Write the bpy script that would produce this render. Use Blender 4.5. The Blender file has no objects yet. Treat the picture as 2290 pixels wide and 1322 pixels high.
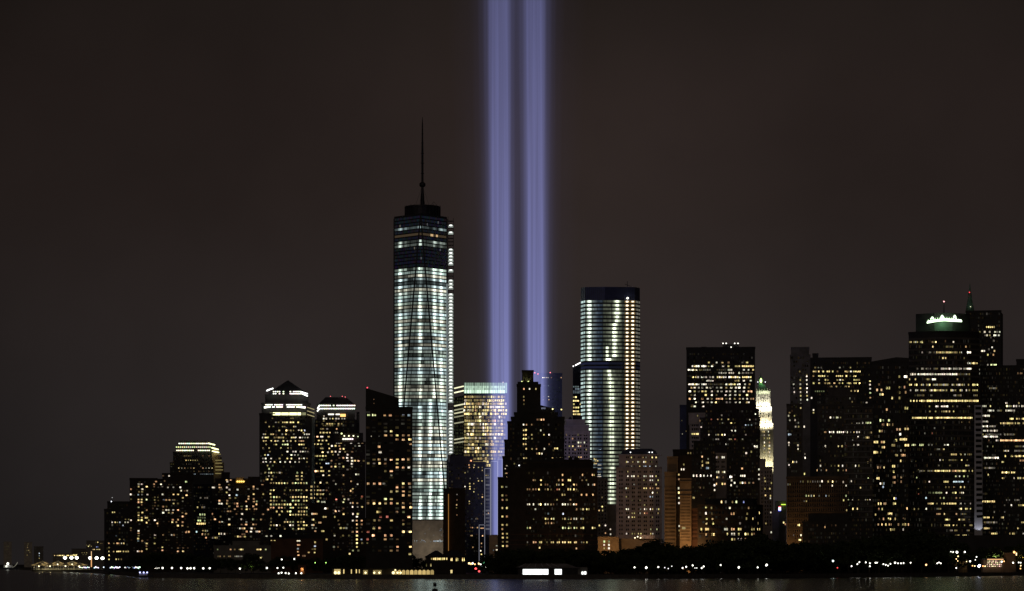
import bpy, bmesh, math, random, re
from mathutils import Vector, Matrix

# ------------------------------------------------------------------ camera, sky, light
SC = bpy.context.scene
COL = SC.collection
random.seed(11)
F = 5703.0          # focal length in photograph pixels (photograph 2290 wide)
CX, HY, EYE = 1145.0, 1262.0, 11.0

cam = bpy.data.cameras.new("camera")
cam.sensor_width = 36.0
cam.lens = F / 2290.0 * 36.0
cam.shift_y = (HY - 661.0) / 2290.0
cam.clip_start = 1.0
cam.clip_end = 80000.0
camo = bpy.data.objects.new("camera", cam)
camo.location = (0, 0, EYE)
camo.rotation_euler = (math.radians(90), 0, 0)
COL.objects.link(camo)
SC.camera = camo

SC.view_settings.view_transform = 'Standard'
SC.view_settings.look = 'None'
SC.view_settings.exposure = 0.0
SC.view_settings.gamma = 1.0
SC.view_settings.use_curve_mapping = False
cy = SC.cycles
cy.max_bounces = 4
cy.diffuse_bounces = 1
cy.glossy_bounces = 2
cy.transparent_max_bounces = 16
cy.volume_bounces = 0
cy.sample_clamp_indirect = 5.0
cy.caustics_reflective = False
cy.caustics_refractive = False
cy.use_denoising = True

world = bpy.data.worlds.new("World")
SC.world = world
world.use_nodes = True
nt = world.node_tree
nt.nodes.clear()
wout = nt.nodes.new("ShaderNodeOutputWorld")
bg = nt.nodes.new("ShaderNodeBackground")
tc = nt.nodes.new("ShaderNodeTexCoord")
sep = nt.nodes.new("ShaderNodeSeparateXYZ")
ramp = nt.nodes.new("ShaderNodeValToRGB")
nz = nt.nodes.new("ShaderNodeTexNoise")
mul = nt.nodes.new("ShaderNodeMath"); mul.operation = 'MULTIPLY_ADD'
mix = nt.nodes.new("ShaderNodeMixRGB"); mix.blend_type = 'MULTIPLY'; mix.inputs[0].default_value = 1.0
nz.inputs["Scale"].default_value = 7.0
nz.inputs["Detail"].default_value = 4.0
nt.links.new(tc.outputs["Generated"], sep.inputs[0])
nt.links.new(sep.outputs["Z"], ramp.inputs[0])
nt.links.new(tc.outputs["Generated"], nz.inputs["Vector"])
mul.inputs[1].default_value = 1.1
mul.inputs[2].default_value = 0.45
nt.links.new(nz.outputs["Fac"], mul.inputs[0])
nt.links.new(ramp.outputs[0], mix.inputs[1])
nt.links.new(mul.outputs[0], mix.inputs[2])
# light dome of the city: the overcast glows most over downtown and dims evenly away from it
dt = nt.nodes.new("ShaderNodeVectorMath"); dt.operation = 'DOT_PRODUCT'
dt.inputs[1].default_value = Vector((0.035, 0.998, 0.085)).normalized()
nt.links.new(tc.outputs["Generated"], dt.inputs[0])
def chain_math(src, *ops):
    for op, val in ops:
        m_ = nt.nodes.new("ShaderNodeMath"); m_.operation = op
        nt.links.new(src, m_.inputs[0])
        if val is not None: m_.inputs[1].default_value = val
        src = m_.outputs[0]
    return src
dome = chain_math(dt.outputs["Value"], ('MINIMUM', 0.999999), ('ARCCOSINE', None), ('DIVIDE', 0.215), ('POWER', 2.0), ('MULTIPLY', -1.0), ('EXPONENT', None), ('MULTIPLY', 0.72), ('ADD', 0.42))
mix2 = nt.nodes.new("ShaderNodeMixRGB"); mix2.blend_type = 'MULTIPLY'; mix2.inputs[0].default_value = 1.0
nt.links.new(mix.outputs[0], mix2.inputs[1]); nt.links.new(dome, mix2.inputs[2])
nt.links.new(mix2.outputs[0], bg.inputs["Color"])
nt.links.new(bg.outputs[0], wout.inputs[0])
cr = ramp.color_ramp
cr.elements[0].position = 0.0; cr.elements[0].color = (0.0240, 0.0205, 0.0205, 1)
cr.elements[1].position = 1.0; cr.elements[1].color = (0.008, 0.006, 0.005, 1)
for p_, c_ in ((0.06, (0.0234, 0.0190, 0.0184)), (0.14, (0.0226, 0.0160, 0.0142)), (0.18, (0.0222, 0.0154, 0.0136)), (0.22, (0.0185, 0.0135, 0.0116))):
    e = cr.elements.new(p_); e.color = (*c_, 1)
bg.inputs["Strength"].default_value = 1.0

sun = bpy.data.lights.new("night_glow_sun", 'SUN')
sun.energy = 0.085
sun.angle = math.radians(40)
sun.color = (1.0, 0.80, 0.64)
suno = bpy.data.objects.new("night_glow_sun", sun)
suno.rotation_euler = (math.radians(62), 0, math.radians(-18))
COL.objects.link(suno)

# ------------------------------------------------------------------ helpers
def wx(px, D): return (px - CX) / F * D
def wz(py, D): return EYE + (HY - py) / F * D
MATS = {}
def principled(name, col, rough=0.8, metal=0.0, var=0.25, scale=0.15, spec=0.3, bump=0.0):
    m = bpy.data.materials.new(name); m.use_nodes = True
    t = m.node_tree; b = t.nodes["Principled BSDF"]
    b.inputs["Roughness"].default_value = rough
    b.inputs["Metallic"].default_value = metal
    b.inputs["Specular IOR Level"].default_value = spec
    g = t.nodes.new("ShaderNodeNewGeometry")
    n = t.nodes.new("ShaderNodeTexNoise"); n.inputs["Scale"].default_value = scale; n.inputs["Detail"].default_value = 5
    t.links.new(g.outputs["Position"], n.inputs["Vector"])
    r = t.nodes.new("ShaderNodeValToRGB")
    r.color_ramp.elements[0].position = 0.3; r.color_ramp.elements[1].position = 0.7
    r.color_ramp.elements[0].color = tuple(c * (1 - var) for c in col) + (1,)
    r.color_ramp.elements[1].color = tuple(min(1, c * (1 + var)) for c in col) + (1,)
    t.links.new(n.outputs["Fac"], r.inputs[0]); t.links.new(r.outputs[0], b.inputs["Base Color"])
    if bump:
        bp = t.nodes.new("ShaderNodeBump"); bp.inputs["Strength"].default_value = bump
        t.links.new(n.outputs["Fac"], bp.inputs["Height"]); t.links.new(bp.outputs[0], b.inputs["Normal"])
    MATS[name] = m
    return m
def emitter(name, sampling='NONE'):
    m = bpy.data.materials.new(name); m.use_nodes = True
    t = m.node_tree; t.nodes.clear()
    o = t.nodes.new("ShaderNodeOutputMaterial"); em = t.nodes.new("ShaderNodeEmission")
    at = t.nodes.new("ShaderNodeAttribute"); at.attribute_name = "glow"
    oi = t.nodes.new("ShaderNodeObjectInfo")
    mx = t.nodes.new("ShaderNodeMixRGB"); mx.blend_type = 'MULTIPLY'; mx.inputs[0].default_value = 1.0
    t.links.new(at.outputs["Color"], mx.inputs[1]); t.links.new(oi.outputs["Color"], mx.inputs[2])
    t.links.new(mx.outputs[0], em.inputs["Color"]); t.links.new(em.outputs[0], o.inputs[0])
    m.cycles.emission_sampling = sampling
    MATS[name] = m
    return m
principled("dark_brick", (0.060, 0.048, 0.042), 0.9)
principled("brown_stone", (0.19, 0.14, 0.10), 0.9)
principled("red_brick", (0.16, 0.085, 0.06), 0.9)
principled("tan_brick", (0.34, 0.25, 0.17), 0.9)
principled("beige_stone", (0.58, 0.49, 0.41), 0.85)
principled("pale_stone", (0.62, 0.58, 0.50), 0.8)
principled("grey_concrete", (0.24, 0.23, 0.22), 0.9)
principled("dark_granite", (0.045, 0.042, 0.042), 0.5)
principled("dark_glass", (0.018, 0.02, 0.026), 0.12, spec=0.5, var=0.1)
principled("blue_glass", (0.09, 0.11, 0.24), 0.25, spec=0.5, var=0.15)  # the beams' blue reflection is put into this base colour
principled("weathered_stone", (0.13, 0.12, 0.11), 0.9)
principled("slab_metal", (0.05, 0.055, 0.06), 0.5, var=0.1)
principled("dark_metal", (0.05, 0.05, 0.055), 0.5, 0.6)
principled("white_trim", (0.75, 0.75, 0.8), 0.5, var=0.05)
principled("copper_green", (0.20, 0.42, 0.30), 0.7)
principled("roof_slate", (0.05, 0.05, 0.055), 0.8)
principled("pane_dark", (0.012, 0.012, 0.014), 0.15, spec=0.5, var=0.1)
principled("bark", (0.09, 0.07, 0.05), 0.95, scale=1.0)
principled("leaf", (0.055, 0.075, 0.03), 0.8, scale=0.6, var=0.4)
principled("canvas", (0.8, 0.74, 0.55), 0.8, var=0.05)
principled("asphalt", (0.05, 0.048, 0.045), 0.95, scale=0.02)
principled("seawall_stone", (0.14, 0.13, 0.12), 0.9, scale=0.3)
principled("hull_paint", (0.08, 0.09, 0.12), 0.4)
EM = emitter("lit_glass")
EML = emitter("lamp_glass", 'AUTO')

def link(o, parent=None):
    COL.objects.link(o)
    if parent is not None: o.parent = parent
    return o
def mesh_obj(name, verts, faces, mat, parent=None, origin=(0, 0, 0), kind=None):
    me = bpy.data.meshes.new(name)
    ox, oy, oz = origin
    me.from_pydata([(v[0] - ox, v[1] - oy, v[2] - oz) for v in verts], [], faces)
    me.materials.append(MATS[mat] if isinstance(mat, str) else mat)
    o = bpy.data.objects.new(name, me)
    if kind: o["kind"] = kind
    return link(o, parent)
def set_glow(me, cols):
    a = me.attributes.new("glow", 'FLOAT_COLOR', 'FACE')
    buf = []
    for c in cols: buf.extend((c[0], c[1], c[2], 1.0))
    a.data.foreach_set("color", buf)
def thing(name, label, cat, loc, group=None):
    o = bpy.data.objects.new(name, None)
    o.empty_display_size = 1.0
    o.location = loc
    o["label"] = label; o["category"] = cat
    if group: o["group"] = group
    return link(o)
def solid(pts, z0, z1):
    n = len(pts)
    zt = z1 if isinstance(z1, (list, tuple)) else [z1] * n
    v = [(p[0], p[1], z0) for p in pts] + [(p[0], p[1], zt[i]) for i, p in enumerate(pts)]
    f = [(i, (i + 1) % n, n + (i + 1) % n, n + i) for i in range(n)]
    f.append(tuple(range(n - 1, -1, -1))); f.append(tuple(range(n, 2 * n)))
    return v, f
def box_between(p, q, w):
    p = Vector(p); q = Vector(q); d = (q - p).normalized()
    a = d.orthogonal().normalized() * w; b = d.cross(a).normalized() * w
    v = [p + a, p + b, p - a, p - b, q + a, q + b, q - a, q - b]
    return [tuple(x) for x in v], [(0, 1, 5, 4), (1, 2, 6, 5), (2, 3, 7, 6), (3, 0, 4, 7), (3, 2, 1, 0), (4, 5, 6, 7)]
def abox(x0, x1, y0, y1, z0, z1):
    return solid([(x0, y0), (x1, y0), (x1, y1), (x0, y1)], z0, z1)
def lathe(cx, cyy, prof, n=12):
    v, f = [], []
    for (r, z) in prof:
        for k in range(n):
            a = 2 * math.pi * k / n
            v.append((cx + r * math.cos(a), cyy + r * math.sin(a), z))
    for i in range(len(prof) - 1):
        for k in range(n):
            f.append((i * n + k, i * n + (k + 1) % n, (i + 1) * n + (k + 1) % n, (i + 1) * n + k))
    f.append(tuple(range(n - 1, -1, -1))); f.append(tuple((len(prof) - 1) * n + k for k in range(n)))
    return v, f
def join(parts):
    V, Fc = [], []
    for v, f in parts:
        o = len(V); V += list(v); Fc += [tuple(i + o for i in x) for x in f]
    return V, Fc

# ------------------------------------------------------------------ buildings
GROUND = 3.0
BLD = {}
class Building: pass
def facing(px0, px1, D):
    """front corners of a wall that faces the harbour squarely"""
    th = math.atan(((px0 + px1) / 2 - CX) / F)
    c = Vector((math.tan(th) * D, D))
    r = Vector((math.cos(th), -math.sin(th)))
    def hit(px):
        d = Vector(((px - CX) / F, 1.0))
        # c + r*t = d*s
        det = r.x * (-d.y) - r.y * (-d.x)
        t = (-c.x * (-d.y) + c.y * (-d.x)) / det
        return c + r * t
    return hit(px0), hit(px1), Vector((math.sin(th), math.cos(th)))
def footprint(px0, px1, D, depth):
    a, b, n = facing(px0, px1, D)
    return [a, b, b + n * depth, a + n * depth]
def tier(B, part, px0, px1, ytop, ybase, D, depth=36.0, mat=None, chain=None, ztop_list=None, rim=True):
    if chain:
        pts = [Vector((wx(p, d), d)) for p, d in chain]
        mid = (pts[0] + pts[-1]) / 2; n = mid.normalized()
        front = list(pts)
        pts = pts + [pts[-1] + n * depth, pts[0] + n * depth]
        Dm = min(p.y for p in front)
    else:
        pts = footprint(px0, px1, D, depth); front = pts[:2]; Dm = D
    z1 = wz(ytop, Dm); z0 = GROUND - 0.6 if ybase is None else wz(ybase, Dm)
    zt = z1
    if ztop_list:
        zt = [wz(y, Dm) for y in ztop_list]; z1 = max(zt)
    v, f = solid(pts, z0, zt)
    o = mesh_obj(part, v, f, mat or B.mat, B.root, B.loc)
    if rim and not ztop_list:
        c = sum(pts, Vector((0, 0))) / len(pts)
        out = [c + (p - c) * (1 + 0.5 / max(1.0, (p - c).length)) for p in pts]
        inn = [c + (p - c) * (1 - 0.6 / max(1.0, (p - c).length)) for p in pts]
        m = len(pts); V = []
        for ring, z in ((out, z1 - 0.5), (out, z1 + 0.9), (inn, z1 + 0.9), (inn, z1 - 0.2)):
            V += [(p.x, p.y, z) for p in ring]
        Fc = [(r * m + i, r * m + (i + 1) % m, (r + 1) * m + (i + 1) % m, (r + 1) * m + i) for r in range(3) for i in range(m)]
        mesh_obj("parapet", V, Fc, mat or B.mat, B.root, B.loc)
    B.tiers.append((front, z0, z1))
    return o
def building(key, name, label, mat, first, *more, cat="building", group=None, indiv=False):
    """first/more: (px0, px1, ytop, ybase, D, depth)"""
    B = Building(); B.key = key; B.mat = mat; B.indiv = indiv; B.tiers = []; B.quads = []; B.cols = []; B.singles = []; B.dark = []
    D = first[4]
    B.loc = (wx((first[0] + first[1]) / 2, D), D, GROUND)
    B.root = thing(name, label, cat, B.loc, group)
    BLD[key] = B
    for i, t in enumerate((first,) + more):
        tier(B, "wall" if i == 0 else "setback", *t)
    return B
def hit_building(px, py, only=None):
    best = None
    dx = (px - CX) / F
    for B in ([BLD[only]] if only else BLD.values()):
        for front, z0, z1 in B.tiers:
            for a, b in zip(front[:-1], front[1:]):
                e = b - a
                den = e.x - dx * e.y
                if abs(den) < 1e-9: continue
                t = (dx * a.y - a.x) / den
                if -0.002 <= t <= 1.002:
                    Y = a.y + e.y * t
                    z = wz(py, Y)
                    if z0 - 0.5 <= z <= z1 + 0.5 and (best is None or Y < best[0]):
                        best = (Y, z, B, a + e * t, e.normalized())
    return best
PAL = {'w': (1.0, 0.90, 0.70), 'y': (1.0, 0.78, 0.31), 'o': (0.95, 0.55, 0.27), 'c': (0.72, 0.88, 1.0),
       'g': (0.86, 0.95, 0.45), 'p': (0.40, 0.48, 1.0), 'r': (0.6, 0.18, 0.12)}
MISSES = [0, 0]
def add_window(px, py, w, h, code, only=None, default='wyyo'):
    r = hit_building(px, py, only)
    if r is None: MISSES[0] += 1; return
    MISSES[1] += 1
    Y, z, B, p, e = r
    k = Y / F
    col = next((c for c in code if c in PAL), None) or random.choice(default)
    br = 0.66 * random.lognormvariate(0, 0.6)
    nd = code.count('d')
    if nd == 1: br = 0.15 * random.lognormvariate(0, 0.4)
    elif nd == 2: br = 0.05 * random.uniform(0.6, 1.3)
    elif nd > 2: br = 0.0055 * random.lognormvariate(0, 0.9)
    if 'b' in code: br = 1.4 * random.lognormvariate(0, 0.35)
    c0 = PAL[col]
    w *= random.uniform(0.66, 0.94); h *= random.uniform(0.66, 0.90)
    c = tuple(x * br * random.uniform(0.92, 1.08) for x in c0)
    n = Vector((e.y, -e.x))
    if n.y > 0: n = -n
    if B.indiv and nd < 3:
        B.singles.append((p + n * 0.14, e, z, w * k, h * k, c)); return
    hw, hh = w * k / 2, h * k / 2
    q = p + n * 0.14
    cut = random.uniform(-0.35, 0.35)
    for u0, u1 in ((-1, cut), (cut, 1)):
        a = q + e * hw * u0; b = q + e * hw * u1
        B.quads.append(((a.x, a.y, z - hh), (b.x, b.y, z - hh), (b.x, b.y, z + hh), (a.x, a.y, z + hh)))
        f = random.uniform(0.65, 1.25)
        B.cols.append(tuple(x * f for x in c))
TOK = re.compile(r"^(\d+\.?\d*)(?:-(\d+\.?\d*))?(?:\((\d+)\))?([a-z]*)(?:%(\d+))?([a-z]*)$")
def lights(origin, s, text, w=3.2, h=3.2, pitch=5.0, only=None, default='wyyo', wf=1.0):
    """rows of lit windows; 'y: x x-x ...' in units of 1/s photograph pixel from origin"""
    for line in text.replace("\n", ";").split(";"):
        line = line.strip()
        if not line: continue
        yy, rest = line.split(":")
        py = origin[1] + float(yy) / s
        for tok in rest.split():
            m = TOK.match(tok)
            a = float(m.group(1)); b = m.group(2); step = m.group(3); code = m.group(4) + m.group(6); pr = m.group(5)
            if b is None:
                add_window(origin[0] + a / s, py, w, h, code, only, default); continue
            b = float(b)
            st = float(step) / s if step else pitch
            pa, pb = origin[0] + a / s, origin[0] + b / s
            n = max(1, int(round((pb - pa) / st)))
            p = float(pr) / 100 if pr else 0.92
            ww = (st * 0.84 if not step else w) * wf
            for i in range(n + 1 if step else n):
                if random.random() > p: continue
                x = pa + (pb - pa) * ((i / n) if step else ((i + 0.5) / n))
                add_window(x, py, ww, h, code, only, default)
def dark_grid(key, xs, ys, w, h, only_tier=None):
    B = BLD[key]
    for y in ys:
        for x in xs:
            r = hit_building(x, y, key)
            if r is None: continue
            Y, z, _, p, e = r
            k = Y / F; n = Vector((e.y, -e.x)); n = -n if n.y > 0 else n
            q = p + n * 0.06; hw, hh = w * k / 2, h * k / 2
            a = q - e * hw; b = q + e * hw
            B.dark.append(((a.x, a.y, z - hh), (b.x, b.y, z - hh), (b.x, b.y, z + hh), (a.x, a.y, z + hh)))
def ledge(key, px0, px1, y, D, hpx=1.6, out=0.5, mat=None):
    B = BLD[key]
    a, b, n = facing(px0, px1, D)
    a = a - n * out; b = b - n * out
    z = wz(y, D); hz = hpx * D / F / 2
    v, f = solid([a, b, b + n * (out + 0.4), a + n * (out + 0.4)], z - hz, z + hz)
    return mesh_obj("ledge", v, f, mat or B.mat, B.root, B.loc)
def roof_box(key, part, px0, px1, ytop, ybase, D, depth=12.0, mat=None, back=3.0):
    B = BLD[key]
    a, b, n = facing(px0, px1, D + back)
    v, f = solid([a, b, b + n * depth, a + n * depth], wz(ybase, D + back) - 0.3, wz(ytop, D + back))
    return mesh_obj(part, v, f, mat or B.mat, B.root, B.loc)
def roof_tank(key, px, ytop, ybase, wpx, D):
    B = BLD[key]; k = D / F
    z0 = wz(ybase, D); z1 = wz(ytop, D); r = wpx * k / 2
    v, f = lathe(wx(px, D), D + 8, [(r * .8, z0 - .5), (r * .8, z0 + (z1 - z0) * .25), (r, z0 + (z1 - z0) * .25), (r, z0 + (z1 - z0) * .75), (0.1, z1)], 10)
    return mesh_obj("water_tank", v, f, "dark_brick", B.root, B.loc)
def lamp_bar(B, name, p, q, w, col):
    v, f = box_between(p, q, w)
    o = mesh_obj(name, v, f, EM, B.root if hasattr(B, 'root') else B, B.loc if hasattr(B, 'root') else tuple(B.location))
    set_glow(o.data, [col] * len(f)); return o
def beacon(B, px, py, D, size=0.9, col=(3, 0.25, 0.2)):
    z = wz(py, D); x = wx(px, D)
    v, f = lathe(x, D, [(size * .4, z - size * .6), (size * .7, z - size * .2), (size * .7, z + size * .3), (size * .2, z + size * .7)], 8)
    o = mesh_obj("beacon_lamp", v, f, EM, B.root, B.loc); set_glow(o.data, [col] * len(f)); return o
def mast(B, px, ytop, ybase, D, r=0.35, name="mast"):
    v, f = lathe(wx(px, D), D, [(r, wz(ybase, D) - 1), (r * .5, wz(ytop, D))], 8)
    return mesh_obj(name, v, f, "dark_metal", B.root, B.loc)

# a window pane in four looks, shared by every separately built window
PANES = []
for kk in range(4):
    me = bpy.data.meshes.new("window_pane")
    cut = [0.5, 0.35, 0.62, 0.5][kk]
    me.from_pydata([(-.5, 0, -.5), (cut - .5, 0, -.5), (.5, 0, -.5), (-.5, 0, .5), (cut - .5, 0, .5), (.5, 0, .5),
                    (-.5, 0, .15), (cut - .5, 0, .15), (.5, 0, .15)], [], [(0, 1, 7, 6), (1, 2, 8, 7), (6, 7, 4, 3), (7, 8, 5, 4)])
    set_glow(me, [[(1, 1, 1), (.7, .7, .7), (1.1, 1.1, 1.1), (.8, .75, .7)], [(.6, .6, .6), (1.2, 1.15, 1.1), (.8, .8, .8), (1, 1, 1)],
                  [(1, 1, 1), (1, 1, 1), (.45, .4, .35), (.5, .45, .4)], [(1.2, 1.2, 1.2), (.5, .5, .5), (1.2, 1.2, 1.2), (.45, .4, .4)]][kk])
    me.materials.append(EM); PANES.append(me)
def finish_windows():
    for B in BLD.values():
        if B.quads:
            V, Fc = [], []
            for q in B.quads:
                o = len(V); V += q; Fc.append((o, o + 1, o + 2, o + 3))
            ob = mesh_obj("lit_windows", V, Fc, EM, B.root, B.loc, kind="stuff")
            set_glow(ob.data, B.cols)
        if B.dark:
            V, Fc = [], []
            for q in B.dark:
                o = len(V); V += q; Fc.append((o, o + 1, o + 2, o + 3))
            mesh_obj("dark_windows", V, Fc, "pane_dark", B.root, B.loc, kind="stuff")
        for (p, e, z, w, h, c) in B.singles:
            o = bpy.data.objects.new("window", random.choice(PANES))
            o.location = (p.x - B.loc[0], p.y - B.loc[1], z - B.loc[2])
            o.rotation_euler = (0, 0, math.atan2(e.y, e.x))
            o.scale = (w, 1, h); o.color = (*c, 1)
            link(o, B.root)

# ------------------------------------------------------------------ water and land
shore = [(-5200, 9000), (-900, 7600), (0, 6270), (100, 4180), (200, 3300), (262, 2600), (320, 2163), (420, 2060), (600, 1960), (900, 1915), (1150, 1900),
         (1450, 1930), (1700, 2020), (2000, 2200), (2290, 2450), (2700, 2700), (4200, 3000), (8000, 5000)]
SV = [(wx(p, d), d) for p, d in shore]
V, Fc = [], []
for (x, y) in SV:
    k = 60000.0 / y
    V += [(x, y, -4.0), (x, y, GROUND), (x * k, y * k, GROUND)]
for i in range(len(SV) - 1):
    a, b = 3 * i, 3 * (i + 1)
    Fc += [(a, b, b + 1, a + 1), (a + 1, b + 1, b + 2, a + 2)]
g = mesh_obj("ground", V, Fc, "asphalt", kind="structure")
# stone seawall with coping
V, Fc = [], []
for i, (x, y) in enumerate(SV[2:-1]):
    d = Vector((x, y)).normalized()
    for off, z in ((-0.6, -3.0), (-0.6, 3.3), (0.8, 3.3), (0.8, 2.9)):
        V.append((x + d.x * off, y + d.y * off, z))
nS = len(SV[2:-1])
for i in range(nS - 1):
    for r in range(3): Fc.append((4 * i + r, 4 * i + 4 + r, 4 * i + 5 + r, 4 * i + 1 + r))
mesh_obj("seawall", V, Fc, "seawall_stone", kind="structure")

wm = bpy.data.materials.new("harbour_water"); wm.use_nodes = True
t = wm.node_tree; b = t.nodes["Principled BSDF"]
t.nodes.remove(b)
b = t.nodes.new("ShaderNodeBsdfAnisotropic"); b.inputs["Color"].default_value = (0.62, 0.64, 0.64, 1); b.inputs["Roughness"].default_value = 0.185
dfs = t.nodes.new("ShaderNodeBsdfDiffuse"); dfs.inputs["Color"].default_value = (0.006, 0.007, 0.007, 1)
mxs = t.nodes.new("ShaderNodeMixShader"); frn = t.nodes.new("ShaderNodeFresnel"); frn.inputs["IOR"].default_value = 1.33
t.links.new(frn.outputs[0], mxs.inputs[0]); t.links.new(dfs.outputs[0], mxs.inputs[1]); t.links.new(b.outputs[0], mxs.inputs[2])
t.links.new(mxs.outputs[0], t.nodes["Material Output"].inputs["Surface"])
gm = t.nodes.new("ShaderNodeNewGeometry")
hs = []
for sc_, dt in ((0.035, 3.0), (0.16, 4.0), (0.7, 3.0)):
    n = t.nodes.new("ShaderNodeTexNoise"); n.inputs["Scale"].default_value = sc_; n.inputs["Detail"].default_value = dt
    t.links.new(gm.outputs["Position"], n.inputs["Vector"]); hs.append(n)
ad = t.nodes.new("ShaderNodeMath"); ad.operation = 'MULTIPLY_ADD'; ad.inputs[1].default_value = 2.2
ad2 = t.nodes.new("ShaderNodeMath"); ad2.operation = 'MULTIPLY_ADD'; ad2.inputs[1].default_value = 0.6
t.links.new(hs[0].outputs["Fac"], ad.inputs[0])
t.links.new(hs[2].outputs["Fac"], ad2.inputs[0]); t.links.new(hs[1].outputs["Fac"], ad2.inputs[2])
t.links.new(ad2.outputs[0], ad.inputs[2])
bp = t.nodes.new("ShaderNodeBump"); bp.inputs["Strength"].default_value = 0.035; bp.inputs["Distance"].default_value = 0.6
t.links.new(ad.outputs[0], bp.inputs["Height"]); t.links.new(bp.outputs[0], b.inputs["Normal"])
MATS["harbour_water"] = wm
mesh_obj("water", [(-30000, -3000, 0), (30000, -3000, 0), (30000, 40000, 0), (-30000, 40000, 0)], [(0, 1, 2, 3)], "harbour_water", kind="structure")

# ------------------------------------------------------------------ west side blocks
building("L1", "residential_block", "low dark apartment block with a white roof lamp at the end of the row", "dark_granite",
         (233, 290, 1140, None, 2750, 40), (240, 290, 1123, 1140.5, 2752, 34), indiv=True)
mast(BLD["L1"], 249, 1116, 1123, 2758, 0.4); beacon(BLD["L1"], 249, 1122, 2751, 1.1, (2.2, 2.3, 2.6)); beacon(BLD["L1"], 251, 1113, 2751, .8, (.35, .35, .35))
building("L2", "residential_tower", "wide dark apartment tower with scattered warm windows behind the promenade trees", "dark_brick",
         (290, 352, 1071, None, 2600, 40), (352, 430, 1073, None, 2606, 40), (363, 432, 1060, 1073.5, 2612, 30), indiv=True)
building("L4b", "glass_block", "small dark glass block with bright yellow band windows beside the stepped apartments", "dark_glass",
         (433, 474, 1085, None, 2560, 30))
building("L4", "residential_tower", "stepped dark apartment tower topped by an orange lit sign box", "dark_brick",
         (474, 602, 1082, None, 2620, 40), (482, 560, 1072, 1082.5, 2622, 36), (495, 514, 1058, 1072.5, 2626, 20), (555, 580, 1068, 1082.5, 2626, 20), indiv=True)
B = BLD["L4"]
v, f = abox(wx(528, 2622), wx(545, 2622), 2618, 2626, wz(1081, 2622), wz(1068, 2622))
mesh_obj("sign_box", v, f, "tan_brick", B.root, B.loc)
for i in range(4):
    o = lamp_bar(B, "sign_lamp", (wx(529.5 + i * 4.6, 2617), 2617, wz(1077, 2617)), (wx(532.5 + i * 4.6, 2617), 2617, wz(1077, 2617)), 1.0, (2.6, 1.7, .35))

# stepped office tower with a low domed crown
B = building("L3", "stepped_office_tower", "stepped office tower with three rings of lights around its flat crown", "dark_granite",
         (380, 478, 1036, None, 3100, 60), (387, 474, 1012, 1036.5, 3102, 54), (393, 478, 1001, 1012.5, 3104, 50), (398, 474, 993, 1001.5, 3106, 46), (402, 466, 987, 993.5, 3108, 42))
def ring_lights(B, D, y, x0, x1, step, r, col, skip=(), name="rim_lamp"):
    n = int((x1 - x0) / step)
    for i in range(n + 1):
        x = x0 + i * step
        if any(a <= x <= b for a, b in skip): continue
        z = wz(y, D); X = wx(x, D)
        v, f = abox(X - r, X + r, D - .8, D - .1, z - r * .8, z + r * .8)
        o = mesh_obj(name, v, f, EM, B.root, B.loc); set_glow(o.data, [tuple(c * random.uniform(.75, 1.2) for c in col)] * len(f))
CR = (2.2, 2.2, 1.5)
ring_lights(B, 3103, 992, 401, 463, 4.4, .75, CR)
ring_lights(B, 3101, 1000, 395, 470, 4.4, .7, (1.4, 1.4, .8))
ring_lights(B, 3099, 1007.5, 396, 470, 4.0, .75, CR, skip=((436, 441), (449, 450)))
for (xa, ya, xb, yb) in ((466, 991.5, 480, 995), (474, 1001.5, 488, 1005.5), (475, 1009, 489, 1012)):
    lamp_bar(B, "cornice_light", (wx(xa, 3098), 3098, wz(ya, 3098)), (wx(xb, 3120), 3120, wz(yb, 3120)), .9, (2.4, 2.4, 1.2))
# the return face steps out to the right, bands washed by its own lights
for i, (xr, ya, yb) in enumerate(((488, 1004, 1020), (496, 1020, 1033), (501, 1033, 1062))):
    tier(B, "side_wing", None, None, ya, None if i == 2 else yb + .5, 3104, 36, "tan_brick", chain=[(474, 3106 + i), (xr, 3124 + i)], rim=False)
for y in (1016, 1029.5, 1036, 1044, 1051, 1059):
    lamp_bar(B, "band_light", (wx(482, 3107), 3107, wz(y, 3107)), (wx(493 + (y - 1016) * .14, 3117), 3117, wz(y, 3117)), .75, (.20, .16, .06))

# tower with pyramid roof
B = building("L5", "pyramid_roof_tower", "tall office tower with a dark pyramid roof and light strings on its setbacks", "dark_granite",
         (580, 697, 926, None, 2750, 56), (585, 694, 903, 926.5, 2753, 52), (593, 690, 884, 903.5, 2758, 46))
tier(B, "side_wall", None, None, 918, None, 2752, 46, None, chain=[(697, 2751), (704, 2770)], rim=False)
a, b_, n = facing(597, 691, 2760); c = (a + b_) / 2 + n * 21
zz0, zz1 = wz(884.5, 2760), wz(872, 2760); zz2 = wz(847, 2760)
a2, b2, _ = facing(610, 677, 2765)
base = [a, b_, b_ + n * 42, a + n * 42]; mid = [a2, b2, b2 + n * 32, a2 + n * 32]
V = [(p.x, p.y, zz0) for p in base] + [(p.x, p.y, zz1) for p in mid] + [(c.x, c.y, zz2)]
Fc = [(i, (i + 1) % 4, 4 + (i + 1) % 4, 4 + i) for i in range(4)] + [(4 + i, 4 + (i + 1) % 4, 8) for i in range(4)] + [(3, 2, 1, 0)]
mesh_obj("pyramid_roof", V, Fc, "roof_slate", B.root, B.loc)
CW = (2.6, 2.6, 2.2)
ring_lights(B, 2751, 876, 612, 635, 4.4, .62, CW, skip=((618, 620), (629, 632)))
ring_lights(B, 2751, 880.5, 612, 635, 4.4, .62, CW, skip=((620, 622), (628.5, 632)))
ring_lights(B, 2751, 876, 649.5, 672, 3.6, .62, CW, skip=((652, 655),))
ring_lights(B, 2751, 880.5, 649.5, 676, 3.0, .66, CW)
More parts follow.
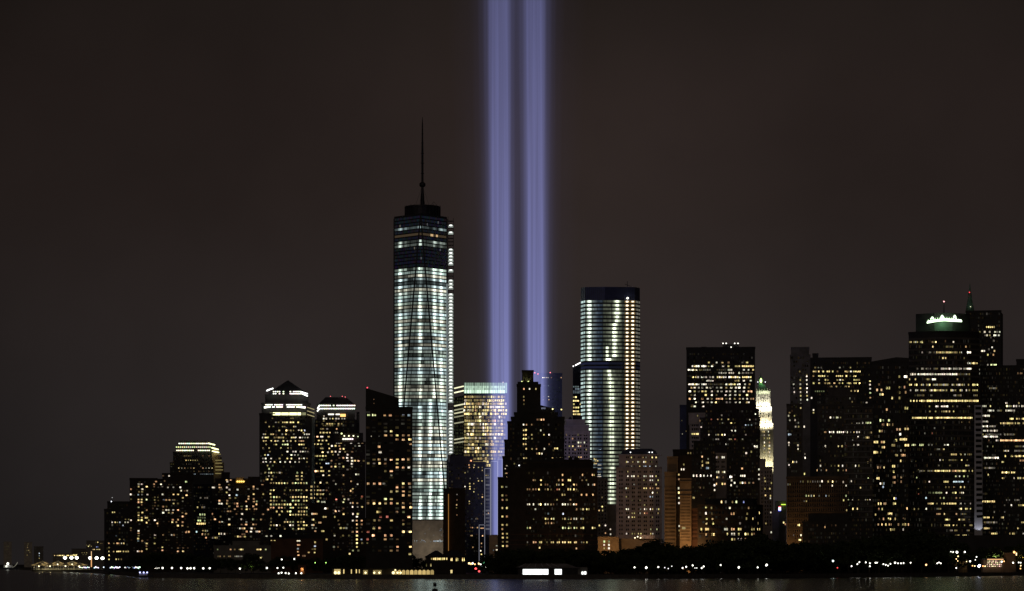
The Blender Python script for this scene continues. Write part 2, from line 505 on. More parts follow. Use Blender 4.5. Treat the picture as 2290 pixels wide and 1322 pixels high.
for (xa, ya, xb, yb) in ((672, 876, 688, 881), (676, 880.5, 688, 886), (597, 873, 611, 868.5), (597.5, 873.5, 604, 871), (597, 875, 597, 873)):
    lamp_bar(B, "cornice_light", (wx(xa, 2752), 2752, wz(ya, 2752)), (wx(xb, 2752), 2752, wz(yb, 2752)), .85, (2.6, 2.7, 2.6))
ring_lights(B, 2749, 905.5, 595, 677, 3.3, .62, CW, skip=((611, 614), (634, 640), (668, 669)))
ring_lights(B, 2748, 910.3, 592, 682, 3.0, .66, CW, skip=((606, 608), (614, 617), (634, 640), (659, 661)))
lamp_bar(B, "cornice_light", (wx(591, 2748), 2748, wz(912.5, 2748)), (wx(605, 2748), 2748, wz(909.5, 2748)), .7, CW)
lamp_bar(B, "cornice_light", (wx(663, 2748), 2748, wz(910, 2748)), (wx(683, 2748), 2748, wz(912.5, 2748)), .7, CW)
for i, y in enumerate((914, 922, 930)):
    lamp_bar(B, "cornice_light", (wx(687, 2749), 2749, wz(y - 3, 2749)), (wx(703, 2749), 2749, wz(y + 2, 2749)), .55, (.42, .36, .18))
for x0, x1, br in ((610.5, 627.5, 2.4), (629, 645.5, 1.7), (647, 664, 2.0), (665, 673, 2.2), (676, 684, .25), (603, 609, .15)):
    v, f = abox(wx(x0, 2749), wx(x1, 2749), 2749 - .3, 2749 + .2, wz(928.6, 2749), wz(922.6, 2749))
    o = mesh_obj("sky_lobby_window", v, f, EM, B.root, B.loc); set_glow(o.data, [(br, br * .98, br * .5)] * len(f))

# tower with flat-topped sloping roof
B = building("L6", "truncated_roof_tower", "office tower with flat topped sloping roof above two dotted light strings", "dark_granite",
         (699, 797, 940, None, 2850, 50), (708, 794, 905, 940.5, 2853, 46))
tier(B, "side_wing", 797, 804, 921, None, 2858, 36, None, rim=False)
tier(B, "side_wing", 804, 812, 968, None, 2860, 36, None, rim=False)
a, b_, n = facing(711, 794, 2855); a2, b2, _ = facing(728, 774, 2862)
z0_, z1_ = wz(904.8, 2855), wz(888.5, 2862)
V = [(p.x, p.y, z0_) for p in (a, b_, b_ + n * 40, a + n * 40)] + [(p.x, p.y, z1_) for p in (a2, b2, b2 + n * 26, a2 + n * 26)]
mesh_obj("sloping_roof", V, [(i, (i + 1) % 4, 4 + (i + 1) % 4, 4 + i) for i in range(4)] + [(4, 5, 6, 7), (3, 2, 1, 0)], "roof_slate", B.root, B.loc)
ring_lights(B, 2850, 907, 715, 793, 3.9, .68, CW, skip=((742, 745), (749, 752.5)))
ring_lights(B, 2850, 914, 714, 794, 3.9, .72, CW, skip=((785, 788),))
for (xa, ya, xb, yb) in ((710, 914, 714.5, 907), (709.5, 920, 714, 914.5)):
    lamp_bar(B, "cornice_light", (wx(xa, 2849), 2849, wz(ya, 2849)), (wx(xb, 2849), 2849, wz(yb, 2849)), .8, CW)
for px, py in ((739, 886.5), (765.5, 886.5), (772, 888)): beacon(B, px, py, 2862, .6, (2.2, .35, .4))
for x0, x1, y, h, col in ((734, 746.7, 926.8, 2.4, (2.5, 2.4, 2)), (751, 760, 926.8, 2.4, (2.4, 2.2, 1.8)), (761, 773, 929, 6.2, (1.7, .95, .3))):
    v, f = abox(wx(x0, 2852), wx(x1, 2852), 2851.6, 2852.2, wz(y + h / 2, 2852), wz(y - h / 2, 2852))
    o = mesh_obj("sky_lobby_window", v, f, EM, B.root, B.loc); set_glow(o.data, [col] * len(f))
building("L6b", "residential_tower", "dark apartment tower with two rows of roof terrace lamps", "dark_brick",
         (738, 817, 990, None, 2480, 40), (746, 805, 972, 990.5, 2482, 34), (736, 765, 985, None, 2484, 30), indiv=True)
B = BLD["L6b"]
for i in range(3):
    beacon(B, 770 + i * 10.2, 975, 2479, .95, (2.6, 2.6, 1.5))
ring_lights(B, 2481, 982, 768, 792, 5, .8, (2.2, 2.2, 2), name="terrace_lamp")
beacon(B, 800.5, 976.5, 2481, .7, (1.3, 1.5, .9)); beacon(B, 764, 969.8, 2481, 1.1, (2, 2.2, .9))
# tower with the slanted roof
B = building("L7", "slanted_roof_tower", "black apartment tower with a slanted roof and single red beacon", "dark_granite",
             (818, 922.5, 912, None, 2200, 40), indiv=True)
a, b_, n = facing(818, 892, 2201)
zl, zr = wz(868, 2201), wz(890, 2201)
v, f = solid([a, b_, b_ + n * 34, a + n * 34], wz(913, 2201), [zl, zr, zr, zl]); mesh_obj("slanted_crown", v, f, "dark_granite", B.root, B.loc)
B.tiers.append(([a, b_], wz(913, 2201), zl))
beacon(B, 821.5, 867, 2203, .75, (2.8, .2, .3))
building("L8", "museum_pavilion", "low dark pavilion with greenish strip windows behind the shoreline trees", "grey_concrete",
         (478, 606, 1222, None, 2350, 40), (520, 580, 1212, 1222.5, 2352, 30))
building("L9", "brick_apartment_house", "low brown brick apartment house with a lit stair column", "red_brick",
         (606, 722, 1207, None, 2330, 40), indiv=True)
building("L10", "residential_block", "dim apartment block filling the gap below the twin office towers", "dark_brick",
         (692, 742, 1128, None, 2420, 40))
building("L11", "residential_block", "dark lower apartment wing at the foot of the slanted roof tower", "dark_brick",
         (738, 818, 1160, None, 2400, 36))

# ------------------------------------------------------------------ centre: the tall lit tower
def glass_tower_floor(root, loc, pts, z0, z1, slab_h, glow, nb, mat_slab="slab_metal", out=0.25):
    """one storey: a glazing band of panes and the slab edge under it"""
    V, Fc, cols = [], [], []
    m = len(pts)
    for i in range(m - 1):
        a, b = pts[i], pts[i + 1]
        L = (b - a).length
        if L < 0.4: continue
        n = max(1, int(round(L / nb)))
        base = len(V)
        for j in range(n + 1):
            p = a + (b - a) * (j / n)
            V += [(p.x, p.y, z0 + slab_h), (p.x, p.y, z1)]
        for j in range(n):
            q = a + (b - a) * ((j + .5) / n)
            Fc.append((base + 2 * j, base + 2 * j + 2, base + 2 * j + 3, base + 2 * j + 1))
            cols.append(glow(q.x / q.y * F + CX, j, i))
    o = mesh_obj("glazing_band", V, Fc, EM, root, loc); set_glow(o.data, cols)
    c = sum(pts, Vector((0, 0))) / m
    V, Fc = [], []
    for p in pts:
        q = p + (p - c).normalized() * out
        r = p - (p - c).normalized() * 1.0
        V += [(r.x, r.y, z0), (q.x, q.y, z0), (q.x, q.y, z0 + slab_h), (r.x, r.y, z0 + slab_h)]
    for i in range(m - 1):
        for k in range(3): Fc.append((4 * i + k, 4 * i + 4 + k, 4 * i + 5 + k, 4 * i + 1 + k))
    mesh_obj("floor_slab", V, Fc, mat_slab, root, loc)
DG = (0.0055, 0.0062, 0.0095)  # unlit panes given a faint glow so they are not black
B = Building(); B.key = "WTC"; B.tiers = []; B.quads = []; B.cols = []; B.singles = []; B.dark = []; B.indiv = False; B.mat = "dark_glass"
WD = 3000.0; wpx = 940.5
B.loc = (wx(wpx, WD), WD, GROUND)
B.root = thing("tapering_glass_tower", "tallest tower, floor after floor of white light under a dark unfinished top and spire", "skyscraper", B.loc)
BLD["WTC"] = B
th = math.atan((wpx - CX) / F); ux = Vector((math.cos(th), -math.sin(th))); uy = Vector((math.sin(th), math.cos(th))); cc = Vector((wx(wpx, WD), WD))
HA = 31.0
def P(u, v): return cc + ux * u + uy * v
zb, zt = wz(1165, WD), wz(490, WD); NFL = 88; fh = (zt - zb) / NFL
def octo(t):
    s = HA * (1 - t)
    return [P(-HA, HA), P(-HA, s), P(-HA, -s), P(-s, -HA), P(s, -HA), P(HA, -s), P(HA, s), P(HA, HA)]
rng = random.Random(5)
patch = {}
for k in range(NFL):
    patch[k] = [(rng.uniform(880, 990), rng.uniform(8, 32)) for _ in range(rng.choice((0, 0, 0, 1, 1)))]
for y_, xx in ((802, (925, 45)), (870, (934, 30)), (898, (932, 26)), (905, (932, 26)), (948, (928, 30)), (958, (925, 32)), (775, (928, 30)), (782, (914, 16)), (843, (975, 20)), (1097, (935, 26)), (1068, (938, 26)), (1020, (965, 18))):
    patch[int((wz(y_, WD) - zb) / fh)] = [xx]
for k in range(NFL):
    z0_ = zb + k * fh; y = HY - (z0_ + fh / 2 - EYE) / WD * F; t_ = (k + .5) / NFL
    state = 'lit' if y > 602 else 'dark'
    dimf = 1.0
    if 516 < y < 524: state = 'lit'; dimf = .5
    if 541 < y < 556: state = 'lit'; dimf = .75
    if 530 < y < 537: state = 'warm'
    if 633 < y < 641: dimf = .12
    fb = rng.uniform(.08, .26); tint = rng.choice(((.76, 1.0, .90), (.80, 1.0, .84), (.84, 1.0, .88), (.98, .98, .78), (.74, .96, .96)))
    amp = [rng.uniform(.3, 1.1) for _ in range(6)]
    def glow(px, j, i, fb=fb, tint=tint, amp=amp, y=y, state=state, dimf=dimf, k=k):
        if i in (0, 6) and False: return DG
        if state == 'dark':
            return tuple(c * rng.uniform(.5, 1.8) for c in DG) if rng.random() > .012 else rng.choice(((.6, .6, .5), (.08, .08, .09), (.12, .1, .08)))
        if state == 'warm':
            return (.05, .035, .02) if rng.random() > .05 else (.6, .4, .2)
        low = y > 900
        cols_ = ((895, 3.6), (939.5, 3.4), (962.5 if low else 972, 3.8), (987, 3.2), (907, 3), (983, 4))
        e = fb * (1.0 if y < 1000 else 1.1)
        for n_, (x0, s_) in enumerate(cols_):
            e += amp[n_] * (2.1 if n_ < 4 else .5) * math.exp(-((px - x0) / s_) ** 2)
        if px > 990 or (y > 950 and px > 972): e += .55 * amp[4]
        if y < 602:
            e *= .6
        e *= rng.choice((.65, .8, .9, 1.0, 1.0, 1.1, 1.25)) * dimf
        for (x0, w) in patch[k]:
            if abs(px - x0) < w / 2: e *= .22
        if j % 7 == 3: e *= .45
        return tuple(c * e for c in tint)
    glass_tower_floor(B.root, B.loc, octo(t_), z0_, z0_ + fh - .02, 1.35, glow, 1.52)
# the eight slanting corner edges
for s1 in (-1, 1):
    for (u, v, u2, v2) in ((s1 * HA, -HA, 0, -HA), (s1 * HA, -HA, s1 * HA, 0), (s1 * HA, HA, s1 * HA, 0)):
        p, q = P(u, v), P(u2, v2); n_ = -uy * .7
        v_, f_ = box_between((p.x + n_.x, p.y + n_.y, zb), (q.x + n_.x, q.y + n_.y, zt), 1.15)
        mesh_obj("corner_edge", v_, f_, "slab_metal", B.root, B.loc)
pts = [P(-HA, -HA), P(HA, -HA), P(HA, HA), P(-HA, HA)]
v, f = solid(pts, GROUND - .5, zb); mesh_obj("podium", v, f, "beige_stone", B.root, B.loc)
B.tiers.append((pts[:2], GROUND, zb))
top = [P(-HA, 0), P(0, -HA), P(HA, 0), P(0, HA)]
v, f = solid(top, zt, zt + 2.6); mesh_obj("roof_parapet", v, f, "slab_metal", B.root, B.loc)
dp = P(2.4, 0)
v, f = lathe(dp.x, dp.y, [(20.8, wz(487, WD)), (20.8, wz(470, WD)), (20.2, wz(470, WD)), (20.2, wz(466, WD)), (21.0, wz(466, WD)), (20.8, wz(463, WD)), (9, wz(462.5, WD))], 28)
mesh_obj("communication_ring", v, f, "dark_metal", B.root, B.loc)
for i in range(28):
    a_ = 2 * math.pi * i / 28
    v, f = box_between((dp.x + 21 * math.cos(a_), dp.y + 21 * math.sin(a_), wz(487, WD)), (dp.x + 21 * math.cos(a_), dp.y + 21 * math.sin(a_), wz(460.5 + (i % 3), WD)), .3)
    mesh_obj("ring_post", v, f, "dark_metal", B.root, B.loc)
sp = P(2.2, 0)
v, f = lathe(sp.x, sp.y, [(2.3, wz(464, WD)), (2.2, wz(440, WD)), (1.5, wz(425, WD)), (1.5, wz(418, WD)), (1.3, wz(402, WD)), (1.25, wz(340, WD)), (.9, wz(310, WD)), (.75, wz(280, WD)), (.22, wz(262, WD))], 10)
spire = mesh_obj("spire", v, f, "dark_metal", B.root, B.loc)
for y, r in ((413, 3.6), (388, 2.0), (365, 2.1), (343, 1.9), (320, 1.6), (299, 1.2)):
    h_ = 2.6 if y == 413 else .35
    v, f = lathe(sp.x, sp.y, [(r * .7, wz(y, WD) - h_), (r, wz(y, WD) - h_ * .5), (r, wz(y, WD) + h_ * .5), (r * .6, wz(y, WD) + h_)], 10)
    mesh_obj("spire_ring", v, f, "dark_metal", spire, (0, 0, 0)).location = (-0, -0, -0)
for o in spire.children:
    o.location = (-B.loc[0], -B.loc[1], -B.loc[2])
for a_ in (200, 250, 290, 340, 70, 110):
    q = (sp.x + 9 * math.cos(math.radians(a_)), sp.y + 9 * math.sin(math.radians(a_)), wz(463, WD))
    v, f = box_between((sp.x, sp.y, wz(415, WD)), q, .16); mesh_obj("guy_cable", v, f, "dark_metal", B.root, B.loc)
v, f = box_between((*P(12, -8), wz(463, WD)), (*P(15.5, -8), wz(453.5, WD)), .25); mesh_obj("roof_crane", v, f, "dark_metal", B.root, B.loc)
v, f = box_between((*P(15.5, -8), wz(453.5, WD)), (*P(20, -8), wz(463, WD)), .2); mesh_obj("roof_crane", v, f, "dark_metal", B.root, B.loc)
# construction hoist up the right edge
H = thing("construction_hoist", "lamp lit builders' hoist running up the edge of the tallest tower", "hoist", (*P(35, -4), GROUND))
hl = tuple(H.location)
zh0, zh1 = wz(1010, WD), wz(492, WD)
for u in (32.3, 38.6):
    for v_ in (-9.5, -3.0):
        p = P(u, v_); vv, ff = box_between((p.x, p.y, GROUND), (p.x, p.y, zh1 + (1 if u > 35 else 3)), .3); mesh_obj("hoist_post", vv, ff, "dark_metal", H, hl)
k = 0; z = zh1 - 2
while z > zh0:
    q = [P(32.2, -9.6), P(38.7, -9.6), P(38.7, -2.9), P(32.2, -2.9)]
    vv, ff = solid(q, z - .35, z); mesh_obj("hoist_platform", vv, ff, "dark_metal", H, hl)
    y = HY - (z - EYE) / WD * F
    pr = .9 if y > 600 else (.7 if y > 540 else .5)
    if rng.random() < pr:
        g_ = rng.uniform(.22, .42)
        p0, p1 = P(32.6, -3.1), P(38.4, -3.1)
        o = mesh_obj("bay_glow", [(p0.x, p0.y, z - fh + .3), (p1.x, p1.y, z - fh + .3), (p1.x, p1.y, z - .4), (p0.x, p0.y, z - .4)], [(0, 1, 2, 3)], EM, H, hl)  # glowing panel put in for the lamplight on the bay's back
        set_glow(o.data, [(g_ * .9, g_, g_ * .9)])
        c0 = P(34.0, -9.2); c1 = P(37.0, -9.2)
        vv, ff = box_between((c0.x, c0.y, z - 1.4), (c1.x, c1.y, z - 1.4), .75); o = mesh_obj("work_lamp", vv, ff, EM, H, hl); br = rng.uniform(1.6, 3.0)
        set_glow(o.data, [(br * .95, br, br * .92)] * len(ff))
    z -= fh
p = P(HA + .55, -HA * .2)
vv, ff = box_between((p.x, p.y - 20, wz(1030, WD)), (p.x, p.y - 20, wz(640, WD)), .5); o = mesh_obj("light_strip", vv, ff, EM, H, hl); set_glow(o.data, [(.32, .38, .38)] * len(ff))

# ------------------------------------------------------------------ second lit tower under construction
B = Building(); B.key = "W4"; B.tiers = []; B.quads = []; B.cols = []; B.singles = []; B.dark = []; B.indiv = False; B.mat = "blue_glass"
D4 = 2850.0; B.loc = (wx(1365, D4), D4, GROUND)
B.root = thing("banded_glass_tower", "lit glass tower with amber hoist columns and a dark glass crown tinted beam blue", "skyscraper", B.loc); BLD["W4"] = B
chain = [(1299, 2862), (1308, 2850), (1352, 2847.5), (1396, 2850), (1420, 2851), (1431, 2862)]
cp = [Vector((wx(p, d), d)) for p, d in chain]
fh4 = 8.66 * D4 / F; ztop4 = wz(672, D4); k = 0; z = ztop4
rng = random.Random(9)
while z > GROUND + 5:
    z -= fh4; y = HY - (z + fh4 / 2 - EYE) / D4 * F
    mech = 810 < y < 829
    a1, a2, fb = rng.uniform(.6, 1.2), rng.uniform(.5, 1.4), rng.uniform(.04, .10)
    side = rng.uniform(.4, 1.0)
    xh = 1380 if y < 725 else (1374 if y < 805 else (1363 if y < 870 else 1368))
    if 828 < y < 870: xh = 1362 + (y - 828) * .13
    f3 = max(0, min(1, (y - 1140) / 60))
    def glow(px, j, i, y=y, mech=mech, a1=a1, a2=a2, fb=fb, xh=xh, side=side, f3=f3):
        if mech: return (.012, .014, .034) if px < 1362 else (.007, .008, .014)  # dark storey glows bluish, as if reflecting the beams
        if i == 0: e = side * .8; col = (.75, 1, .95)
        elif i == 3: return (.02, .016, .010)
        elif i == 4: e = .14; col = (1, .95, .75)
        else:
            blue = math.exp(-((px - 1342) / 13) ** 2)  # beam reflection painted as a blue tint on the middle panes
            e = fb + 2.4 * a1 * math.exp(-((px - 1318) / 3.8) ** 2) + .20 * math.exp(-((px - 1322) / 10) ** 2)
            e += 2.6 * a2 * math.exp(-((px - xh) / 4.2) ** 2) + .22 * a2 * math.exp(-((px - xh) / 12) ** 2)
            if 772 < y < 812 and abs(px - 1358) < 3.5: e += 1.6
            col = (.84 - .3 * blue, .98 - .22 * blue, .80 + .28 * blue)
            if px > 1350 and px < 1391: col = (.88, .98, .70)
            if y > 900: e *= .8
        e *= rng.choice((.55, .8, 1, 1, 1.2)) * (1 - .9 * f3)
        if j % 8 == 5: e *= .4
        return tuple(c * e for c in col)
    glass_tower_floor(B.root, B.loc, cp, z, z + fh4 - .02, 1.9, glow, 1.5, "slab_metal", .3)
    if y < 1010 :
        for x in (1402.5, 1415):
            X0 = wx(x, 2848); v, f = abox(X0 - 3.6 / 2 * .95 - .8, X0 + 2.6, 2848.6, 2848.9, z + 1.5, z + fh4 - .5)
            o = mesh_obj("amber_bay", v, f, EM, B.root, B.loc); g_ = rng.uniform(.12, .30); set_glow(o.data, [(g_, g_ * .62, g_ * .22)] * len(f))  # background panel given its own amber glow
            v, f = abox(X0 - 1.25, X0 + 1.25, 2847.6, 2848.4, z + 2.1, z + 3.5)
            o = mesh_obj("hoist_lamp", v, f, EM, B.root, B.loc); g_ = rng.uniform(1.8, 3.0); set_glow(o.data, [(g_, g_ * .86, g_ * .62)] * len(f))
core = [p + p.normalized() * .6 for p in cp]; nn = ((cp[0] + cp[-1]) / 2).normalized()
v, f = solid(core + [core[-1] + nn * 44, core[0] + nn * 44], GROUND - .5, ztop4); mesh_obj("core_wall", v, f, "grey_concrete", B.root, B.loc)
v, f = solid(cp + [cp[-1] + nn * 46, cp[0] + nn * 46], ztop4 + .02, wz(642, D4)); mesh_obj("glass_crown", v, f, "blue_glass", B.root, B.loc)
for i in range(30):
    x = 1300.5 + i * 4.4
    D_ = 2849 if 1308 < x < 1421 else 2858
    v, f = box_between((wx(x, D_ - 1.5), D_ - 1.5, ztop4 + .3), (wx(x, D_ - 1.5), D_ - 1.5, wz(642.3, D_ - 1.5)), .22); mesh_obj("crown_rib", v, f, "slab_metal", B.root, B.loc)
for x in (1394, 1409, 1421):
    v, f = box_between((wx(x, 2847), 2847, wz(1010, D4)), (wx(x, 2847), 2847, wz(664, D4)), .45); mesh_obj("hoist_mast", v, f, "dark_metal", B.root, B.loc)
B.tiers.append((cp, GROUND, ztop4))
beacon(B, 1403.5, 667, 2846, 1.6, (3, 2.9, 2.4))
v, f = box_between((wx(1403, 2860), 2860, wz(642, D4)), (wx(1403, 2860), 2860, wz(627, D4)), .35); mesh_obj("roof_crane", v, f, "dark_metal", B.root, B.loc)
v, f = box_between((wx(1397, 2860), 2860, wz(633, D4)), (wx(1412, 2860), 2860, wz(639, D4)), .3); mesh_obj("roof_crane", v, f, "dark_metal", B.root, B.loc)

# ------------------------------------------------------------------ bright box tower with screened crown
B = building("W7", "office_tower", "bright yellow lit office block with a pale green glowing screened crown", "dark_glass", (1038, 1134, 880, None, 3200, 50))
tier(B, "side_wall", None, None, 884, None, 3200, 40, None, chain=[(1015, 3245), (1037.8, 3201)], rim=False)
a, b_, n = facing(1038, 1134, 3198)
for i in range(6):
    x0 = 1038 + [0, 6, 23, 40, 57, 74][i]; x1 = 1038 + [5.4, 22.4, 39.4, 56.4, 73.4, 91][i]
    nb = max(2, int((x1 - x0) / 1.4)); V, Fc, cl = [], [], []
    ys = [879.5, 872.5, 868, 863, 856]
    for yy in ys:
        for j in range(nb + 1):
            x = x0 + (x1 - x0) * j / nb; V.append((wx(x, 3198), 3198, wz(yy, 3198)))
    for r in range(4):
        for j in range(nb):
            Fc.append((r * (nb + 1) + j, r * (nb + 1) + j + 1, (r + 1) * (nb + 1) + j + 1, (r + 1) * (nb + 1) + j))
            e = [1.25, .60, .75, .32][r] * random.uniform(.6, 1.3) * (.6 if j % 3 == 0 else 1); cl.append((e * .72, e, e * .76))
    o = mesh_obj("crown_panel", V, Fc, EM, B.root, B.loc); set_glow(o.data, cl)
x0, x1 = 1130, 1134
v, f = abox(wx(x0, 3198), wx(x1, 3198), 3198, 3199, wz(879, 3198), wz(856, 3198)); o = mesh_obj("crown_panel", v, f, EM, B.root, B.loc); set_glow(o.data, [(.3, .45, .35)] * 6)
v, f = abox(wx(1038, 3203), wx(1134, 3203), 3203, 3240, wz(880.5, 3203), wz(858, 3203)); mesh_obj("crown_core", v, f, "slab_metal", B.root, B.loc)
for (ya, yb, br) in ((864, 872.5, 1.2), (874, 881.5, 1.5), (904, 910, .9), (913.5, 918.5, .4), (921, 926.5, .7), (929.5, 933, .3), (943.5, 945, .35), (980, 985, .6), (988, 991, .4)):
    p0 = Vector((wx(1036.5, 3203), 3202)); p1 = Vector((wx(1016.5, 3241), 3240))
    lamp_bar(B, "band_light", (p0.x, p0.y, wz(ya, 3203)), (p1.x, p1.y, wz(ya, 3203)), .9, (br, br * .97, br * .62))
lamp_bar(B, "roof_edge_light", (wx(1124.5, 3197), 3197, wz(855, 3197)), (wx(1125.5, 3197), 3197, wz(855, 3197)), .8, (1.5, 1.2, 1.1))
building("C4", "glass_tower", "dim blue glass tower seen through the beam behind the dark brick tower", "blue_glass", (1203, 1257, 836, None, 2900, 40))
B = BLD["C4"]
for px, py in ((1196, 834), (1203, 836.5), (1230.5, 833.5)): beacon(B, px, py, 2890, .8, (2.4, .5, .6)); mast(B, px, py, 838, 2891, .15)
building("C5", "office_tower", "narrow office tower with yellow floors and a sloping white roof light", "dark_glass", (1281, 1303, 818, None, 2960, 40))
B = BLD["C5"]
lamp_bar(B, "roof_edge_light", (wx(1281, 2955), 2955, wz(819.5, 2955)), (wx(1283, 2955), 2955, wz(818.5, 2955)), .9, (2.4, 2.3, 2.3))
lamp_bar(B, "roof_edge_light", (wx(1286, 2955), 2955, wz(817.5, 2955)), (wx(1300.5, 2955), 2955, wz(809.8, 2955)), .85, (2.6, 2.5, 2.5))
v, f = solid([(wx(1281, 2958), 2958), (wx(1303, 2958), 2958), (wx(1303, 2990), 2990), (wx(1281, 2990), 2990)], wz(820, 2958), [wz(819, 2958), wz(809.5, 2958), wz(809.5, 2958), wz(819, 2958)])
mesh_obj("sloping_roof", v, f, "dark_glass", B.root, B.loc)

# ------------------------------------------------------------------ dark brick tower before the beams, and its broad neighbour
building("C6", "setback_brick_tower", "black setback brick tower with a floodlit lantern block standing before the beams", "dark_granite",
         (1128, 1262, 985, None, 2260, 34), (1135, 1262, 944, 985.5, 2262, 30), (1143, 1262, 934, 944.5, 2264, 28), (1150, 1247, 924, 934.5, 2266, 26),
         (1156, 1209, 861, 924.5, 2268, 18), (1124, 1262, 1022, None, 2258, 36), (1158.5, 1203, 856, 861.5, 2270, 14), indiv=True)
B = BLD["C6"]
tier(B, "lantern_block", 1167.5, 1193, 830, 856.5, 2273, 10, "dark_brick")
a, b_, n = facing(1209, 1240, 2267)
v, f = solid([a, b_, b_ + n * 20, a + n * 20], wz(925, 2267), [wz(906, 2267), wz(914, 2267), wz(914, 2267), wz(906, 2267)]); mesh_obj("sloping_roof", v, f, "dark_granite", B.root, B.loc)
for x in (1167, 1181.5):
    lp = bpy.data.lights.new("lantern_floodlight", 'SPOT'); lp.energy = 900; lp.color = (.85, 1, .35); lp.spot_size = math.radians(75); lp.shadow_soft_size = .3
    lo = bpy.data.objects.new("lantern_floodlight", lp); lo.location = (wx(x, 2270.5) - B.loc[0], 2270.5 - B.loc[1], wz(856, 2270.5) - B.loc[2]); lo.rotation_euler = (math.radians(145), 0, 0); link(lo, B.root)
    beacon(B, x, 853.5, 2270.3, .75, (1.9, 2.1, .8))
beacon(B, 1236, 915, 2262, .9, (2.2, 2.0, .9)); beacon(B, 1255.5, 916, 2700, 1, (2, 1.6, .6)); beacon(B, 1161, 1041, 2255, .8, (2.5, 2.5, 2.4))
for i in range(4): lamp_bar(B, "roof_lamp", (wx(1211.5 + i * 2.4, 2264), 2264, wz(915, 2264)), (wx(1211.5 + i * 2.4, 2264), 2264, wz(911.5, 2264)), .25, (.3, .32, .45))
building("C6w", "brick_wing", "narrow dark brick wing with two columns of yellow windows", "dark_brick", (1113, 1142, 1069, None, 2235, 34), indiv=True)
building("C6r", "broad_brick_block", "broad dark brick block with rows of paired windows and water tanks on top", "dark_brick",
         (1140, 1336, 1049, None, 2220, 40), (1165, 1327, 1035, 1049.5, 2223, 34), (1262, 1325, 1030, 1035.5, 2225, 24), indiv=True)
for x, y, w in ((1276, 1019, 8), (1290, 1021, 12)): roof_tank("C6r", x, y, 1031, w, 2225)
mast(BLD["C6r"], 1333, 1038, 1049, 2225, .4)
for y in (1208, 1218, 1195): ledge("C6r", 1140, 1336.5, y, 2220, 1.2, .45, "red_brick")
building("C7", "pale_stone_tower", "pale setback stone tower with dark window rows rising behind the broad brick block", "beige_stone",
         (1258, 1320, 966, None, 2520, 34), (1262, 1317, 952, 966.5, 2522, 30), (1266, 1308, 940, 952.5, 2525, 24))
roof_tank("C7", 1275.5, 931, 941, 7, 2527); roof_box("C7", "roof_house", 1287, 1302, 931, 941, 2527, 10, "dark_brick")
for y in (966, 972, 952): ledge("C7", 1258, 1320.5, y, 2520, 1.3, .5)
dark_grid("C7", [1265, 1273, 1281, 1286, 1293.5, 1298.5, 1307, 1312], [973 + 8.15 * i for i in range(9)], 3.2, 4.6)
building("C8", "pale_stone_office", "pale stone office building with paired windows and a dark curved mansard roof", "beige_stone",
         (1378, 1480, 1046, None, 2450, 40), (1384, 1472, 1018, 1046.5, 2452, 34))
B = BLD["C8"]
a, b_, n = facing(1385, 1472, 2454); a2, b2, _ = facing(1404, 1457, 2459)
am, bm, _ = facing(1393, 1466, 2456)
V = [(p.x, p.y, wz(1018, 2454)) for p in (a, b_, b_ + n * 28, a + n * 28)] + [(p.x, p.y, wz(1008.5, 2456)) for p in (am, bm, bm + n * 24, am + n * 24)] + [(p.x, p.y, wz(1003.5, 2459)) for p in (a2, b2, b2 + n * 16, a2 + n * 16)]
mesh_obj("mansard_roof", V, [(r * 4 + i, r * 4 + (i + 1) % 4, r * 4 + 4 + (i + 1) % 4, r * 4 + 4 + i) for r in range(2) for i in range(4)] + [(8, 9, 10, 11)], "roof_slate", B.root, B.loc)
for px in (1410, 1452, 1458.5): beacon(B, px, 1011.7, 2452, .75, (2.4, 2.4, 2.4))
for y in (1018, 1045.5, 1087): ledge("C8", 1378, 1480.5, y, 2449.5, 1.5, .6)
_cols = [c / 5.289 + 1320 for c in (430, 450, 500, 520, 570, 590, 640, 662, 712, 735, 785, 808)]
dark_grid("C8", _cols + [1386, 1391], [990 + (345 + 48.8 * i) / 5.289 for i in range(16)], 2.7, 4.4)
dark_grid("C8", _cols, [1023, 1033, 1043], 2.4, 4.0)
building("C8l", "pale_stone_block", "slim pale stone building with few lit windows squeezed beside the banded glass tower", "beige_stone", (1336, 1359, 1072, None, 2600, 30), (1359, 1379, 1130, None, 2610, 30))
dark_grid("C8l", [1340, 1347, 1354], [1078 + 8.2 * i for i in range(15)], 2.8, 4)
building("C9", "terminal_annex", "low orange lit annex wall with two columns of lit windows", "tan_brick", (1337, 1384, 1203, None, 2190, 20), (1384, 1472, 1207, None, 2195, 20), indiv=True)
B = BLD["C9"]
v, f = abox(wx(1430, 2192), wx(1463.5, 2192), 2191, 2199, wz(1205, 2192), wz(1197, 2192)); mesh_obj("roof_pavilion", v, f, "beige_stone", B.root, B.loc)
for px, py in ((1420, 1203), (1426, 1200.5), (1432.5, 1203)): beacon(B, px, py, 2188, .8, (2.6, 2.2, 1.4))
def street_light(px, py, D, energy, col=(1, .55, .2), size=1.5):
    l = bpy.data.lights.new("street_light", 'SPOT'); l.energy = energy; l.color = col; l.shadow_soft_size = size; l.spot_size = math.radians(165); l.spot_blend = .5
    o = bpy.data.objects.new("street_light", l); o.rotation_euler = (math.radians(118), 0, 0); o.location = (wx(px, D), D, wz(py, D)); return link(o)
building("C10", "brown_ribbed_tower", "brown ribbed stone tower glowing amber from the street with a dark side wall", "tan_brick",
         (1486, 1512, 1057, None, 2350, 30), (1492, 1516, 1023, 1057.5, 2354, 28))
tier(BLD["C10"], "side_wall", 1511, 1553, 1021, None, 2358, 30, "dark_brick")
tier(BLD["C10"], "penthouse", 1505, 1550, 1007, 1021.5, 2362, 24, "dark_brick")
